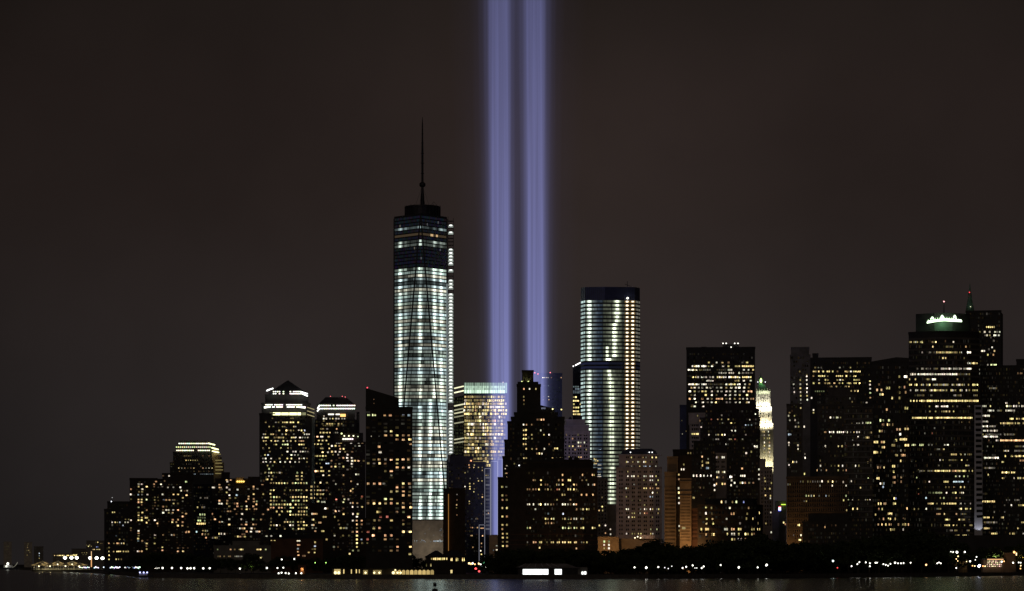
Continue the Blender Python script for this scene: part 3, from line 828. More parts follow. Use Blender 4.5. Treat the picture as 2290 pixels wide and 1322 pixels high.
for i, y in enumerate((1027, 1068, 1090, 1057)): ledge("C10", 1486 if y > 1030 else 1492, 1512 if y > 1030 else 1516.5, y, 2350 if y > 1030 else 2354, 2, .6)
dark_grid("C10", [1488.5 + 2.6 * i for i in range(9)], [1097 + 8.4 * i for i in range(15)], 1.4, 4.6)
building("C11", "amber_stone_tower", "narrow stone tower front lit deep amber from the street below", "tan_brick", (1520.5, 1546, 1072, None, 2240, 20))
dark_grid("C11", [1523 + 2.8 * i for i in range(8)], [1113 + 6.8 * i for i in range(15)], 1.2, 3.4)
for y in (1077, 1099.5, 1109): ledge("C11", 1520, 1546.5, y, 2239.5, 2.2, .6)
building("C11b", "brown_office_front", "low brown office front with narrow dark windows beside the amber tower", "red_brick", (1546, 1565, 1139, None, 2245, 20))
dark_grid("C11b", [1549 + 2.4 * i for i in range(6)], [1147 + 9.5 * i for i in range(7)], 1.2, 6)
street_light(1528, 1235, 2205, 26000); street_light(1500, 1238, 2300, 22000); street_light(1555, 1240, 2215, 7000)
street_light(1362, 1222, 2168, 6000); street_light(1447, 1192, 2180, 900, (1, .6, .45)); street_light(1345, 1236, 2172, 900); street_light(955, 1226, 2940, 4200, (1, .9, .68), 3); street_light(985, 1240, 2930, 2600, (1, .86, .6), 3)  # last two are unseen lights added to brighten the stone podium

# ------------------------------------------------------------------ financial district towers
building("C12", "black_slab_tower", "broad black slab tower with long bright window strips and roof lamps", "dark_granite", (1535, 1688.5, 778, None, 2820, 50))
B = BLD["C12"]
roof_box("C12", "roof_plant", 1616, 1652, 770, 779, 2822, 20)
for px, py in ((1617, 768), (1624, 768), (1643, 768), (1650.5, 768), (1635, 776.5)): beacon(B, px, py, 2819, .95, (2.6, 2.5, 2.2))
roof_box("C12", "roof_plant", 1568, 1580, 775.5, 779, 2824, 12); roof_box("C12", "roof_plant", 1670, 1689, 775.5, 779, 2824, 12)
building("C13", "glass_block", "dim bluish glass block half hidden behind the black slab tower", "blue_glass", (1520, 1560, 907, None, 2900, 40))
building("C14", "pale_stone_tower", "small pale stone tower with one row of four lit windows below the black slab", "beige_stone",
         (1542, 1567, 948, None, 2660, 20), (1540, 1577, 925, 948.5, 2668, 20))
tier(BLD["C14"], "side_wall", 1567, 1578, 935, None, 2672, 16, "dark_brick", rim=False)
dark_grid("C14", [1548.5, 1553, 1557, 1561], [951, 960, 979, 988, 997], 2.8, 5)
building("C15", "dark_office_block", "dark stepped office block with sparse white and blue windows under the black slab", "dark_brick",
         (1566, 1700, 935, None, 2560, 40), (1580, 1697, 916, 935.5, 2563, 34), (1592, 1690, 905, 916.5, 2566, 28))
building("C16", "dark_stone_tower", "black stone tower with a row of six tall white windows", "dark_granite",
         (1546, 1601, 1018, None, 2320, 30), (1551, 1600, 988, 1018.5, 2324, 26))
building("C17", "pale_stone_tower", "pale stone tower with paired white windows and a lit stair hemmed in by dark towers", "beige_stone",
         (1597, 1628, 1072, None, 2420, 20), (1599, 1628, 1015, 1072.5, 2424, 20))
dark_grid("C17", [1602, 1606, 1615, 1619], [1024, 1033, 1044, 1052, 1066], 2.6, 4.6)
building("C17b", "dark_office_block", "black office block with one bright sign window and a row of warm windows", "dark_granite", (1625, 1699, 990, None, 2400, 30), (1628, 1694, 978, 990.5, 2404, 26))
# low curved-corner block at the park
arc = [(1560, 2215), (1672, 2205)] + [(1672 + 34 * math.sin(math.radians(a)), 2205 + 30 * (1 - math.cos(math.radians(a)))) for a in (15, 30, 45, 60, 75, 90)]
B = Building(); B.key = "C18"; B.tiers = []; B.quads = []; B.cols = []; B.singles = []; B.dark = []; B.indiv = True; B.mat = "dark_brick"
B.loc = (wx(1635, 2205), 2205, GROUND); B.root = thing("rounded_corner_block", "long dark red brick block with rounded corner and tall paired windows above the park trees", "building", B.loc); BLD["C18"] = B
tier(B, "wall", None, None, 1130, None, 2205, 30, None, chain=arc)
tier(B, "attic", None, None, 1117, 1130.5, 2205, 24, "roof_slate", chain=[(1578, 2220), (1660, 2216), (1685, 2222), (1693, 2234)])
for y in (1133, 1158, 1196): ledge("C18", 1561, 1672, y, 2208, 1.3, .5)

# gothic tower with floodlit crown
def bare(key, name, label, cat, px, D, mat):
    B = Building(); B.key = key; B.tiers = []; B.quads = []; B.cols = []; B.singles = []; B.dark = []; B.indiv = False; B.mat = mat
    B.loc = (wx(px, D), D, GROUND); B.root = thing(name, label, cat, B.loc); BLD[key] = B; return B
GD = 3000
B = bare("GOTH", "gothic_crown_tower", "slim gothic tower with brilliantly floodlit crown and green lantern", "skyscraper", 1709, GD, "pale_stone")
tier(B, "shaft", 1697, 1729, 948, None, GD, 16)
tier(B, "middle_stage", 1697, 1725, 911, 948.5, GD + 1.2, 14)
tier(B, "upper_stage", 1691, 1722.5, 876, 911.5, GD + 2.5, 13)
a, b_, n = facing(1692, 1721, GD + 4); a2, b2, _ = facing(1698, 1709.5, GD + 8)
V = [(p.x, p.y, wz(876, GD)) for p in (a, b_, b_ + n * 12, a + n * 12)] + [(p.x, p.y, wz(860, GD)) for p in (a2, b2, b2 + n * 5, a2 + n * 5)]
mesh_obj("green_roof", V, [(i, (i + 1) % 4, 4 + (i + 1) % 4, 4 + i) for i in range(4)] + [(4, 5, 6, 7)], "copper_green", B.root, B.loc)
v, f = lathe(wx(1703, GD), GD + 10, [(3.4, wz(860, GD)), (3.1, wz(857, GD)), (2.2, wz(856, GD)), (2.2, wz(849, GD)), (2.9, wz(848, GD)), (1.2, wz(842, GD)), (.25, wz(838, GD)), (.1, wz(830, GD))], 8)
mesh_obj("lantern", v, f, "copper_green", B.root, B.loc)
v, f = lathe(wx(1703, GD), GD + 6.6, [(.6, wz(855, GD)), (1.3, wz(853, GD)), (1.2, wz(849, GD)), (.4, wz(845, GD))], 8)
o = mesh_obj("lantern_light", v, f, EM, B.root, B.loc); set_glow(o.data, [(2.2, 2.8, 1.0)] * len(f))
for x in (1694.8, 1711.5): beacon(B, x, 854.5, GD + 5, .8, (2, 2.1, 2.2))
for x0, x1, D_ in ((1691, 1722.5, GD + 2.5),):
    for i in range(6):
        x = x0 + 1 + i * 5.9
        v, f = lathe(wx(x, D_), D_ - .2, [(.9, wz(911, D_)), (.8, wz(874, D_)), (.1, wz(868, D_))], 6); mesh_obj("pinnacle", v, f, "pale_stone", B.root, B.loc)
for i in range(6):
    x = 1698.5 + i * 5.3
    v, f = box_between((wx(x, GD - .4), GD - .4, wz(948, GD)), (wx(x, GD - .4), GD - .4, wz(911, GD)), .55); mesh_obj("pier_rib", v, f, "pale_stone", B.root, B.loc)
for i in range(6):
    x = 1700 + i * 5.7
    v, f = box_between((wx(x, GD - .5), GD - .5, wz(1060, GD)), (wx(x, GD - .5), GD - .5, wz(946, GD)), .5); mesh_obj("pier_rib", v, f, "pale_stone", B.root, B.loc)
for y, D_ in ((949, GD - 1), (911.5, GD)):
    v, f = abox(wx(1696 if y > 930 else 1690.5, D_), wx(1729.5 if y > 930 else 1724, D_), D_ - 1.2, D_ + .8, wz(y + 1.2, D_), wz(y - .8, D_)); mesh_obj("cornice", v, f, "pale_stone", B.root, B.loc)
dark_grid("GOTH", [1699.5, 1702, 1704.5, 1707, 1712, 1716], [891, 896.5], 1.5, 3.0)
dark_grid("GOTH", [1701, 1704, 1708, 1714, 1718], [918, 925, 931], 1.6, 3.6)
def flood(px, py, D_, sx, energy, tilt, col, sy=2.0):
    l = bpy.data.lights.new("floodlight", 'AREA'); l.shape = 'RECTANGLE'; l.size = sx; l.size_y = sy; l.energy = energy; l.color = col; l.spread = math.radians(150)
    o = bpy.data.objects.new("floodlight", l); o.location = (wx(px, D_) - B.loc[0], D_ - B.loc[1], wz(py, D_) - B.loc[2]); o.rotation_euler = (math.radians(tilt), 0, 0); link(o, B.root)
flood(1708, 914, GD - 6.5, 18, 5200, 118, (1, .98, .80))
flood(1712, 951, GD - 6.0, 15, 4300, 118, (1, .93, .66))
flood(1716, 1046, GD - 10, 14, 3600, 125, (1, .92, .58))
flood(1707, 880, GD - 1, 14, 500, 140, (.85, 1, .65))
flood(1703, 862, GD + 1.5, 4, 260, 150, (.5, 1, .35))
B.tiers = [B.tiers[0]]
building("C20", "pale_stone_office", "tall pale stone office wall below the gothic tower with few lit windows", "beige_stone", (1699, 1727, 1046, None, 2520, 24), (1697, 1712, 1028, 1046.5, 2524, 20))
dark_grid("C20", [1704, 1711.5, 1717, 1723], [1056 + 8.4 * i for i in range(15)], 2.2, 4.6)
building("C21", "distant_office_block", "hazy grey block with a small green lamp and bright sign in the street gap", "grey_concrete", (1733, 1758, 1122, None, 2760, 30), (1726, 1742, 1144, None, 2740, 24))
B = BLD["C21"]
lamp_bar(B, "green_light", (wx(1747, 2757), 2757, wz(1128.5, 2757)), (wx(1757, 2757), 2757, wz(1128.5, 2757)), .7, (.9, 1.3, .12))
for x0, x1, y0, y1, c in ((1741, 1746.5, 1134.5, 1141.5, (1.6, 1.6, 2.2)), (1741, 1746.5, 1132.5, 1134.2, (1.5, .2, .2)), (1740.5, 1746, 1141.8, 1143, (.2, .25, 2))):
    v, f = abox(wx(x0, 2730), wx(x1, 2730), 2730, 2730.4, wz(y1, 2730), wz(y0, 2730)); o = mesh_obj("sign_panel", v, f, EM, B.root, B.loc); set_glow(o.data, [c] * 6)

# ------------------------------------------------------------------ right hand cluster
building("R1", "tall_stone_tower", "tall narrow stone tower with three vertical columns of white windows", "grey_concrete",
         (1767, 1812, 795, None, 2560, 34), (1769, 1809.5, 778, 795.5, 2562, 30))
building("R1b", "stone_office_tower", "grey stone office tower with few small windows at the edge of the street gap", "weathered_stone", (1759, 1795, 905, None, 2440, 34))
building("R2", "dark_office_slab", "broad dark office slab with several bright yellow upper floors", "dark_granite",
         (1812, 1949, 801, None, 2740, 44), (1817, 1830, 792, 801.5, 2744, 12))
B = BLD["R2"]
building("R3", "setback_stone_tower", "dark setback stone tower with a row of small white windows at mid height", "weathered_stone",
         (1828, 1930, 905, None, 2480, 36), (1845, 1915, 885, 905.5, 2484, 30), (1852, 1902, 868, 885.5, 2488, 26))
building("R5", "ribbed_office_block", "dark ribbed office block with faint greenish floors", "weathered_stone", (1888, 1952, 912, None, 2420, 30))
B = BLD["R5"]
for i in range(22): ledge("R5", 1888, 1952, 925 + 12.2 * i, 2419.8, 3.2, .35, "grey_concrete")
building("R4", "curved_stone_office", "brown stone office front with arched upper windows warmed by street light at its base", "brown_stone", (1759, 1895, 1068, None, 2380, 30))
for y in (1072, 1104, 1113, 1123, 1134, 1146, 1158, 1170, 1182, 1194, 1205): ledge("R4", 1759, 1895, y, 2379.7, 1.3, .45)
dark_grid("R4", [1764 + 4.9 * i for i in range(27)], [1082, 1090, 1098, 1109, 1119, 1129, 1140, 1152, 1164, 1176, 1188, 1199], 1.9, 6)
street_light(1772, 1228, 2352, 9000); street_light(1760, 1240, 2320, 2500)
building("R4b", "dark_low_block", "black low block standing before the brown stone office front", "dark_granite", (1795, 1952, 1168, None, 2330, 24), (1808, 1900, 1150, 1168.5, 2334, 20))
building("R6", "black_box_tower", "black box tower with scattered warm windows and an empty dark top", "dark_granite", (1949, 2032, 810, None, 2520, 40))
B = BLD["R6"]
a, b_, n = facing(1949, 2032, 2520.2)
zz = [wz(808, 2520), wz(799, 2520), wz(799, 2520), wz(808, 2520)]
am = a + (b_ - a) * .67
v, f = solid([a, am, am + n * 38, a + n * 38], wz(812, 2520), [zz[0], zz[1], zz[1], zz[0]]); mesh_obj("sloping_parapet", v, f, "dark_granite", B.root, B.loc)
v, f = solid([am, b_, b_ + n * 38, am + n * 38], wz(812, 2520), [zz[1], wz(801, 2520), wz(801, 2520), zz[1]]); mesh_obj("sloping_parapet", v, f, "dark_granite", B.root, B.loc)

# curved tower with the light crown
RD = 2620
B = bare("R7", "curved_glass_tower", "bow fronted glass tower wearing a green white crown of lights", "skyscraper", 2105, RD, "dark_granite")
arc = []
for i in range(13):
    t_ = i / 12; x = 2032 + (2172 - 2032) * t_
    arc.append((x, RD + 26 * (1 - math.sin(math.radians(28 + 100 * t_)))))
arc += [(2190, RD + 12)]
tier(B, "wall", None, None, 742, None, RD, 36, None, chain=arc)
cp = [Vector((wx(p, d), d)) for p, d in arc]
nfl = 38; zt7 = wz(752, RD)
fh7 = 12.1 * RD / F
for i in range(nfl):
    z = zt7 - i * fh7 - 2.0
    if z < 20: break
    V, Fc = [], []
    for p in cp:
        d = p.normalized() * -.35
        V += [(p.x, p.y, z - 1.1), (p.x + d.x, p.y + d.y, z - 1.1), (p.x + d.x, p.y + d.y, z + .9), (p.x, p.y, z + .9)]
    for j in range(len(cp) - 1):
        for k_ in range(3): Fc.append((4 * j + k_, 4 * j + 4 + k_, 4 * j + 5 + k_, 4 * j + 1 + k_))
    mesh_obj("spandrel", V, Fc, "weathered_stone", B.root, B.loc)
# pale pier with its ladder of dark windows
PR = thing("pale_window_pier", "pale vertical pier with a ladder of square dark windows on the bow fronted tower's corner", "building", (wx(2187, RD - 2), RD - 2, GROUND))
a, b_, n = facing(2179, 2197, RD - 2)
v, f = solid([a, b_, b_ + n * 9, a + n * 9], GROUND - .5, wz(906, RD - 2)); mesh_obj("wall", v, f, "white_trim", PR, tuple(PR.location))
for i in range(24):
    y = 913 + 12.1 * i
    if y > 1192: break
    x0 = 2179 + (y - 906) * .011
    p, q, n = facing(x0 + 2.2, x0 + 15.2, RD - 2.2)
    z0_, z1_ = wz(y + 3.0, RD - 2.2), wz(y - 3.0, RD - 2.2)
    o = mesh_obj("window", [(p.x, p.y, z0_), (q.x, q.y, z0_), (q.x, q.y, z1_), (p.x, p.y, z1_)], [(0, 1, 2, 3)], "pane_dark", PR, tuple(PR.location))
l = bpy.data.lights.new("pier_floodlight", 'SPOT'); l.energy = 2600; l.color = (.85, .88, 1); l.spot_size = math.radians(70); l.shadow_soft_size = .6
o = bpy.data.objects.new("pier_floodlight", l); o.location = (0, -7, wz(1197, RD) - GROUND); o.rotation_euler = (math.radians(160), 0, 0); link(o, PR)
tier(B, "crown_house", None, None, 700, 742.5, RD + 14, 24, "dark_granite", chain=[(2048, RD + 24), (2090, RD + 12), (2130, RD + 12), (2170, RD + 24)], rim=False)
v, f = lathe(wx(2111, RD + 20), RD + 20, [(.55, wz(701, RD)), (.3, wz(676, RD))], 8); mesh_obj("mast", v, f, "dark_metal", B.root, B.loc)
beacon(B, 2111, 674.5, RD + 19, .95, (3, 1.2, 1.2))
CROWN = thing("crown_sign", "green white illuminated crown sign with three peaks on the bow fronted tower's roof", "sign", (wx(2112, RD + 6), RD + 6, wz(726, RD + 6)))
cl = tuple(CROWN.location); CD = RD + 5
def crown_bit(name, pts, r, col):
    for p, q in zip(pts[:-1], pts[1:]):
        v, f = box_between((wx(p[0], CD), CD, wz(p[1], CD)), (wx(q[0], CD), CD, wz(q[1], CD)), r); o = mesh_obj(name, v, f, EM, CROWN, cl); set_glow(o.data, [col] * len(f))
GW = (2.2, 3.0, 1.9)
crown_bit("crown_band", [(2073, 722), (2083, 720), (2098, 717.5), (2112, 716.5), (2128, 717.5), (2140, 718), (2151, 718.5)], 1.05, GW)
crown_bit("crown_band", [(2074, 719), (2090, 716), (2112, 713), (2135, 715), (2150, 716)], .7, GW)
for x, y in ((2085, 709), (2107, 705), (2135, 705)):
    crown_bit("crown_peak", [(x - 3.5, 714), (x, y), (x + 3.5, 714)], .75, GW)
    crown_bit("crown_peak", [(x - 3.2, y + 3), (x + 3.2, y + 3)], .6, GW)
for i in range(15):
    x = 2076 + i * 5.2; y0 = 722 - 5.5 * math.sin(math.pi * i / 14) - 2
    crown_bit("crown_point", [(x, y0 - 2), (x, y0 - 5.5)], .28, (1.2, 2.0, 1.0))
l = bpy.data.lights.new("crown_light", 'POINT'); l.energy = 7000; l.color = (.35, 1, .45); l.shadow_soft_size = 2
o = bpy.data.objects.new("crown_light", l); o.location = (0, -5, 3); link(o, CROWN)
building("R8", "tall_office_tower", "tall office tower with a tapered spire behind the bow fronted tower", "dark_granite", (2160, 2239, 696, None, 2920, 44))
B = BLD["R8"]
tier(B, "side_wall", None, None, 698, None, 2922, 40, None, chain=[(2239, 2923), (2243, 2950)], rim=False)
a, b_, n = facing(2158, 2181, 2916)
SD = 2930; X = wx(2169, SD)
v, f = lathe(X, SD, [(5.4, wz(700, SD)), (4.6, wz(690, SD)), (3.0, wz(676, SD)), (1.9, wz(658, SD)), (.9, wz(648, SD)), (.25, wz(634, SD))], 8); mesh_obj("spire", v, f, "copper_green", B.root, B.loc)
beacon(B, 2168, 654, 2926, .75, (2.6, .15, .2)); beacon(B, 2170.5, 686, 2924, .7, (1.4, 1.4, .9))
building("R10", "dark_low_block", "black low block at the foot of the bow fronted tower behind the ferry landing", "dark_granite", (2120, 2310, 1199, None, 2600, 14))
building("R9", "wide_office_block", "wide dark office block with dense ribbons of lit floors at the end of the skyline", "dark_granite",
         (2193, 2420, 818, None, 2680, 44), (2273, 2400, 804, 818.5, 2684, 20))

# centre gap buildings
building("G1", "dark_apartment_tower", "dark apartment tower with water tanks and tiny amber windows below the yellow lit office block", "dark_granite",
         (1003, 1086, 1035, None, 2480, 34), (1006, 1058, 1022, 1035.5, 2484, 28))
roof_tank("G1", 1013, 1013, 1023, 11, 2486); roof_tank("G1", 1026.5, 1014, 1023, 10, 2486)
beacon(BLD["G1"], 1053.5, 1030.5, 2478, .9, (2.8, 1.1, .5))
building("G2", "brown_stone_block", "brown block with an amber light line up its corner below the tallest tower", "dark_brick", (991, 1040, 1094, None, 2400, 30))
lamp_bar(BLD["G2"], "corner_light", (wx(1003, 2398), 2398, wz(1232, 2398)), (wx(1003, 2398), 2398, wz(1105, 2398)), .42, (.30, .13, .03))
B = building("G3", "white_framed_building", "glass apartment slab outlined by thin white frames at the beam's foot", "dark_glass",
             (1084, 1097, 1048, None, 2470, 26), (1098, 1113, 1032, None, 2474, 26), (1113, 1124, 1027, None, 2478, 26), (1071, 1085, 1174, None, 2462, 20))
def frame(x0, x1, y0, y1, D):
    for p, q in (((x0, y1), (x0, y0)), ((x0, y0), (x1, y0)), ((x1, y0), (x1, y1))):
        v, f = box_between((wx(p[0], D), D - .3, wz(p[1], D)), (wx(q[0], D), D - .3, wz(q[1], D)), .3)
        o = mesh_obj("white_frame", v, f, EM, B.root, B.loc); set_glow(o.data, [(.22, .22, .26)] * len(f))  # white trim given its own glow instead of being lit
frame(1084, 1096.5, 1048, 1235, 2469); frame(1098, 1112.5, 1032, 1200, 2473); frame(1113.5, 1123, 1027, 1068, 2477); frame(1071.5, 1084, 1174, 1255, 2461)
for i in range(16):
    y = 1060 + i * 8.2
    v, f = abox(wx(1086, 2468.6), wx(1095, 2468.6), 2468.5, 2468.8, wz(y + 2, 2468), wz(y - 2, 2468)); o = mesh_obj("dim_window", v, f, EM, B.root, B.loc)
    e = random.choice((.02, .05, .06, .09, .03)); set_glow(o.data, [(e, e, e * 1.1)] * 6)
building("G4", "parking_garage", "low pale parking garage from whose roof the beam rises", "beige_stone", (1094, 1150, 1199, None, 2400, 36))
for y in (1209, 1218, 1227): ledge("G4", 1094, 1150, y, 2399.6, 3, .3)

# far shore on the left
building("F1", "distant_tower", "lone dark slab tower with one column of lamps on the far shore", "grey_concrete", (76, 97, 1223, None, 4400, 40))
building("F2", "distant_tower", "faint speckled tower on the far shore beside the dark slab", "pale_stone", (54, 72, 1213, None, 6800, 40))  # distance haze is put into the pale wall colour
building("F3", "distant_tower", "faintest reddish tower at the far end of the shore", "pale_stone", (8, 26, 1212, None, 7600, 40))  # pale wall again in place of haze
building("F4", "distant_building", "far building with several golden floors beyond the lamp lit pier", "grey_concrete", (193, 234, 1210, None, 4300, 40))
building("F5", "distant_building", "low far building with golden specks behind the white tents", "grey_concrete", (160, 193, 1228, None, 4400, 40))
building("F6", "distant_terminal", "long low terminal with a golden roof edge behind the tents", "grey_concrete", (118, 176, 1239, None, 4150, 40))

# ------------------------------------------------------------------ lit windows, read row by row
lights((220, 1040), 6.01, """636: 190y 218yb; 770: 186 225 255d 290c 362w 400w; 730: 365d 407d; 812: 330c; 950: 240cd; 1000: 285d 342d
1053: 143o 208d 240-285o 310 340; 1110: 143y; 1162: 143 205 240-305yb 338 372 402; 1213: 143; 1267: 143 238 272 310d""", 3.4, 3.6, 4, default='yyw')
lights((220, 1040), 6.01, """325: 440o; 395: 437wb; 460: 440d; 258: 540w 585; 290: 540 650y; 326: 590wb; 360: 590 545d; 398: 535c 588d 660w; 465: 540yb 583b 650g; 500: 540o 583yb
535: 585od; 568: 540g; 605: 650o; 640: 590 540d; 675: 540; 708: 540d 583 635 655; 742: 437w 538b 583b 680; 775: 630-665b; 845: 437d; 878: 437d; 884: 540wb; 915: 540o; 950: 540d
990: 535; 1020: 537c 590; 1053: 650yb; 1090: 645od; 1130: 650; 1160: 530w 550 585
222: 775o; 258: 748o 842wb; 290: 748od 858d; 395: 865w 990-1030y 1070yb; 433: 760d 795d; 470: 760 880c 915o 958 1000d 1025d; 505: 762od; 518: 990-1030y 1070d; 548: 762d
560: 870od 915d; 590: 792d; 605: 870d 915 948 990-1025 1070o; 642: 872wb 948 998 1132d; 692: 1135o; 735: 1000 1070o; 768: 995b 1050o 1135o; 742: 760w; 785: 792o
815: 1068yb 1128; 820: 795d; 905: 1180o; 940: 762w 870o 988w 1020o; 980: 760d; 1055: 757; 1105: 860y; 1145: 860o; 1115: 1070od 1140od; 1160: 1070ob 1140yb
145: 873d 950w; 215: 893d; 225: 1180g; 300: 935w 1010w 1100w; 345: 1112w 1160d 1192; 405: 1185; 440: 1135y; 488: 1135d; 655: 1180""", 4.6, 3.9, 4.6)
lights((220, 820), 2.754, """577: 540-610(14)y; 600: 545 620; 625: 495-700(18)%60; 645: 500-680(30)%40d; 662: 480-710c%80d; 550: 500-700d%40""", 2.6, 2.2, 4.5, only="L3")
lights((400, 970), 4.557, """467: 490yb 530; 487: 495; 518: 415o 512d; 548: 345w 357w 415o 428 490wb; 570: 425d 515wb 598w; 598: 490yb; 626: 515b 590cb; 655: 520d 578y; 683: 415o 495o
712: 410wb 435b 492 570d 595ob; 740: 515 597o 640gd 690wb 760o; 768: 570o 640d 690yb 720d 760-800o; 790: 500 525o; 818: 338o 590d 643wb; 845: 410-440; 872: 367o 515w 635 757g
900: 415o 440w 690w; 925: 513y 640o 685o 760o 785d; 965: 625wb 650 670 740wb 770; 997: 690 735wb 790 805 820; 1025: 650d 672d; 1048: 602y 625 650d 672 735d
540: 762o; 563: 710d 762d 800d; 615: 762yb; 640: 712o; 665: 710o 762o; 690: 685o 765 795g; 720: 792o; 515: 853o; 615: 860y; 820: 858o; 875: 838o; 773: 908o""", 5.0, 4.2, 4.5, default='wyoo')
lights((400, 970), 4.557, """655: 210-300d; 750: 190 225-270d; 823: 205-275g; 855: 190-275gd; 885: 185-275gb; 917: 180-275yb; 990: 245 270 290; 1025: 240o 270 300d; 1060: 277ob 345d 370 388d
1000: 70-115o 180cb; 1020: 410 433 465""", 3.6, 4.6, 4.6)
lights((400, 970), 4.557, """1180: 395g 528o 570d 610-660y 790-840y 885g; 1250: 390-430d 455-470d 500-530d 565-650wd""", 3.6, 3.6, 4.0)
lights((570, 840), 6.613, """632: 180-370d%40 520-580d; 692: 160d 290-370d 400-490y 510-660yb; 755: 212 275d 410d 440d 575 600; 812: 315-375y 450-545 570d 650 690b 735cb; 845: 720
868: 130 155 195-285%70 405 440-480 560-660%70 735 770 800; 917: 115 150-170b 195 275-500%85 530-620b%95 650-800w%85; 968: 130 165yb 240 285-360 405-440 480 530 600 640-730o
1020: 165 285d 315yb 395-500gb 640-740y; 1072: 120d 210 385 490 535d 700-770d; 1125: 200-280d%60 400-440 470-495wb 550-800w%85; 1175: 150 195cb 270-420d%40 520-560wb 590 640
1227: 120 160w 240w 350-380 480 540 655 690 725w 770; 1278: 125w 165w 232 290 375wb 448wb 520wb 595wb 655w 770d""", 3.6, 3.6, 5.2, only="L5", default='yyyw')
lights((570, 1030), 5.747, """65: 162 230d; 107: 165-235gb; 157: 135y 180w 210y 245 265-385d%50 320w 545 605; 200: 180w 230d 535 553 603; 243: 150 163y 215 535 553 603
291: 205-665(36)%95; 382: 205-280(36) 385d 455 490 530-665(36); 428: 200 380od 565-665(36)d%50; 470: 205 245 280-315(36) 460d 490-665(36)b; 517: 205 245-420(36)d%70 490-665(36)
565: 205-490(36)%95 525b 565-630(36)d; 607: 205-345(36)o 385d 460 490 562 600d 635 665; 655: 280 347 420 455 565-600(36) 635b 665d; 697: 205-315(36)%70 455-665(36)y; 745: 208d 600d
790: 208 385-490(36) 520-665(36)y%70; 832: 205-245(36) 280wb 320d 455wb 490wb 525-665(36); 878: 130d 190d 280d 385-525(36)d%60 562 600 630""", 4.0, 4.2, 5.2, only="L5", default='gyyy')
lights((570, 1030), 5.747, """970: 150w 210w 330w; 1022: 213 255; 1030: 550wb 575wb; 1085: 555ob 572o; 1132: 553c; 1172: 555o; 1215: 560o; 1225: 620d 640d; 1180: 692y; 1245: 78y""", 4.6, 4.2, 5)
lights((570, 1030), 5.747, """137: 765-830o; 283: 765 843wb; 335: 730-805(36)d; 382: 725-850(36); 432: 725-850(36)y; 483: 725 765 843; 525: 800-830""", 4, 4, 5, default='yyg')
lights((690, 870), 6.607, """400: 228w; 438: 205-280w 300-330w 350-370 390-460w 480-550w; 468: 225y 400od; 515: 205d 255-370y 385d 430-455y 475-505y; 540: 205-370yd 440d; 590: 185 208 275 400-435o
645: 175-360(45)yb 400d 430d; 705: 85d 130o 185 208 297; 762: 85d 130-175y 208 265b 305-350; 815: 90-185(45)yb 297; 878: 185 208 305y; 935: 208 270-300; 990: 95d 130-255(40)y
1045: 150-250gd; 1100: 120d 170d 265cb 300c; 1160: 190; 1213: 90o 130yb 185 215 305; 1275: 218wb 305""", 4.6, 3.6, 5, default='yyw')
lights((690, 870), 6.607, """795: 418w 452w 475 628wb 742w 795o; 840: 345w 400yb 455o 690d 735-765w; 885: 467 518yb; 927: 335-360b 400wb 460b 540d 645o; 970: 340-460d 580wb; 1018: 455od 513o 572wb 640
1060: 340o 578w 645wb 690y 738o 815d; 1105: 400od 455d 640wb; 1147: 340o 400yb 455d 513y 640d; 1190: 575d; 1262: 705w 735d; 1275: 518o""", 5, 4.2, 5.6, default='wyo')
lights((690, 1060), 6.607, """108: 630o; 150: 390-420w 518d 725w; 225: 655yb; 250: 625; 272: 655od; 335: 790r; 330: 515d; 375: 410r 530g 588w; 415: 515gb; 430: 622w 655o 720o; 487: 640-665wb 725 790; 508: 515od
510: 250w 278o; 548: 325-355o 400ob 452w; 592: 518yb 657 727; 635: 222 250 390; 630: 715w; 690: 440d 655 712ob 785o; 745: 452d 715ob 785d; 800: 475 520 560 715y; 855: 650o 715ob 790od 880r
912: 385w 510d 600d 715yb; 968: 268d 715yb 782c 875r; 1022: 715yb 790d 870d; 1078: 715yb 375d 435d; 1132: 655g 735gd; 1180: 607
130: 90 175yb 270y; 187: 45-130(45)y; 242: 40-265(45); 300: 40-265(45)y 317d; 355: 42 85 175y; 408: 135; 415: 200w 232wb
590: 55w 75o 105o 122; 675: 55 70; 720: 105d 155 178; 755: 55w 75o; 800: 60d 110d; 845: 100o 200 218; 1065: 95cb; 1010: 97; 1110: 60d 92d; 1160: 90y""", 4.6, 4.4, 5)
lights((810, 860), 6.61, """452: 75-120gb 145-205gb; 455: 332o 415o 608cd 690cd; 692: 345d 430yb; 752: 345o 430od 515yb 610o 685o; 812: 515o 608ob 705yb; 880: 715o; 920: 250ob; 1000: 265w
1108: 175d 250o 345d 430ob 520y 605o 685o; 1165: 90y 175d 258yb 340od 515y; 1225: 518o 608o 690w; 1280: 345d 430ob""", 7.2, 5.2, 3.6, only="L7")
lights((810, 860), 6.61, "765: 135 250d; 220: 172d; 280: 175d", 1.6, 2.4, 3, only="L7")
lights((810, 1050), 6.61, """87: 430d; 210: 90o 180o 260ob 320d 608yb 700o; 262: 515o 605od 705d; 328: 430y 515y 608ob 700d; 383: 608ob 700o; 437: 343g 430y; 500: 85d 175y 260yb 345y 430o 520y 608o 710o
560: 608ob 720yb; 628: 230 265d 515 610gd; 700: 272r 370r 690o; 752: 180d 252o 432y 608od; 810: 608y; 865: 170yb 258o; 920: 85r 608y 710y; 975: 165o 343o 430o; 1030: 80r 340o 520od
1142: 522o 712yb; 1198: 428o 520o; 1250: 705d""", 6.6, 5.4, 5, only="L7")
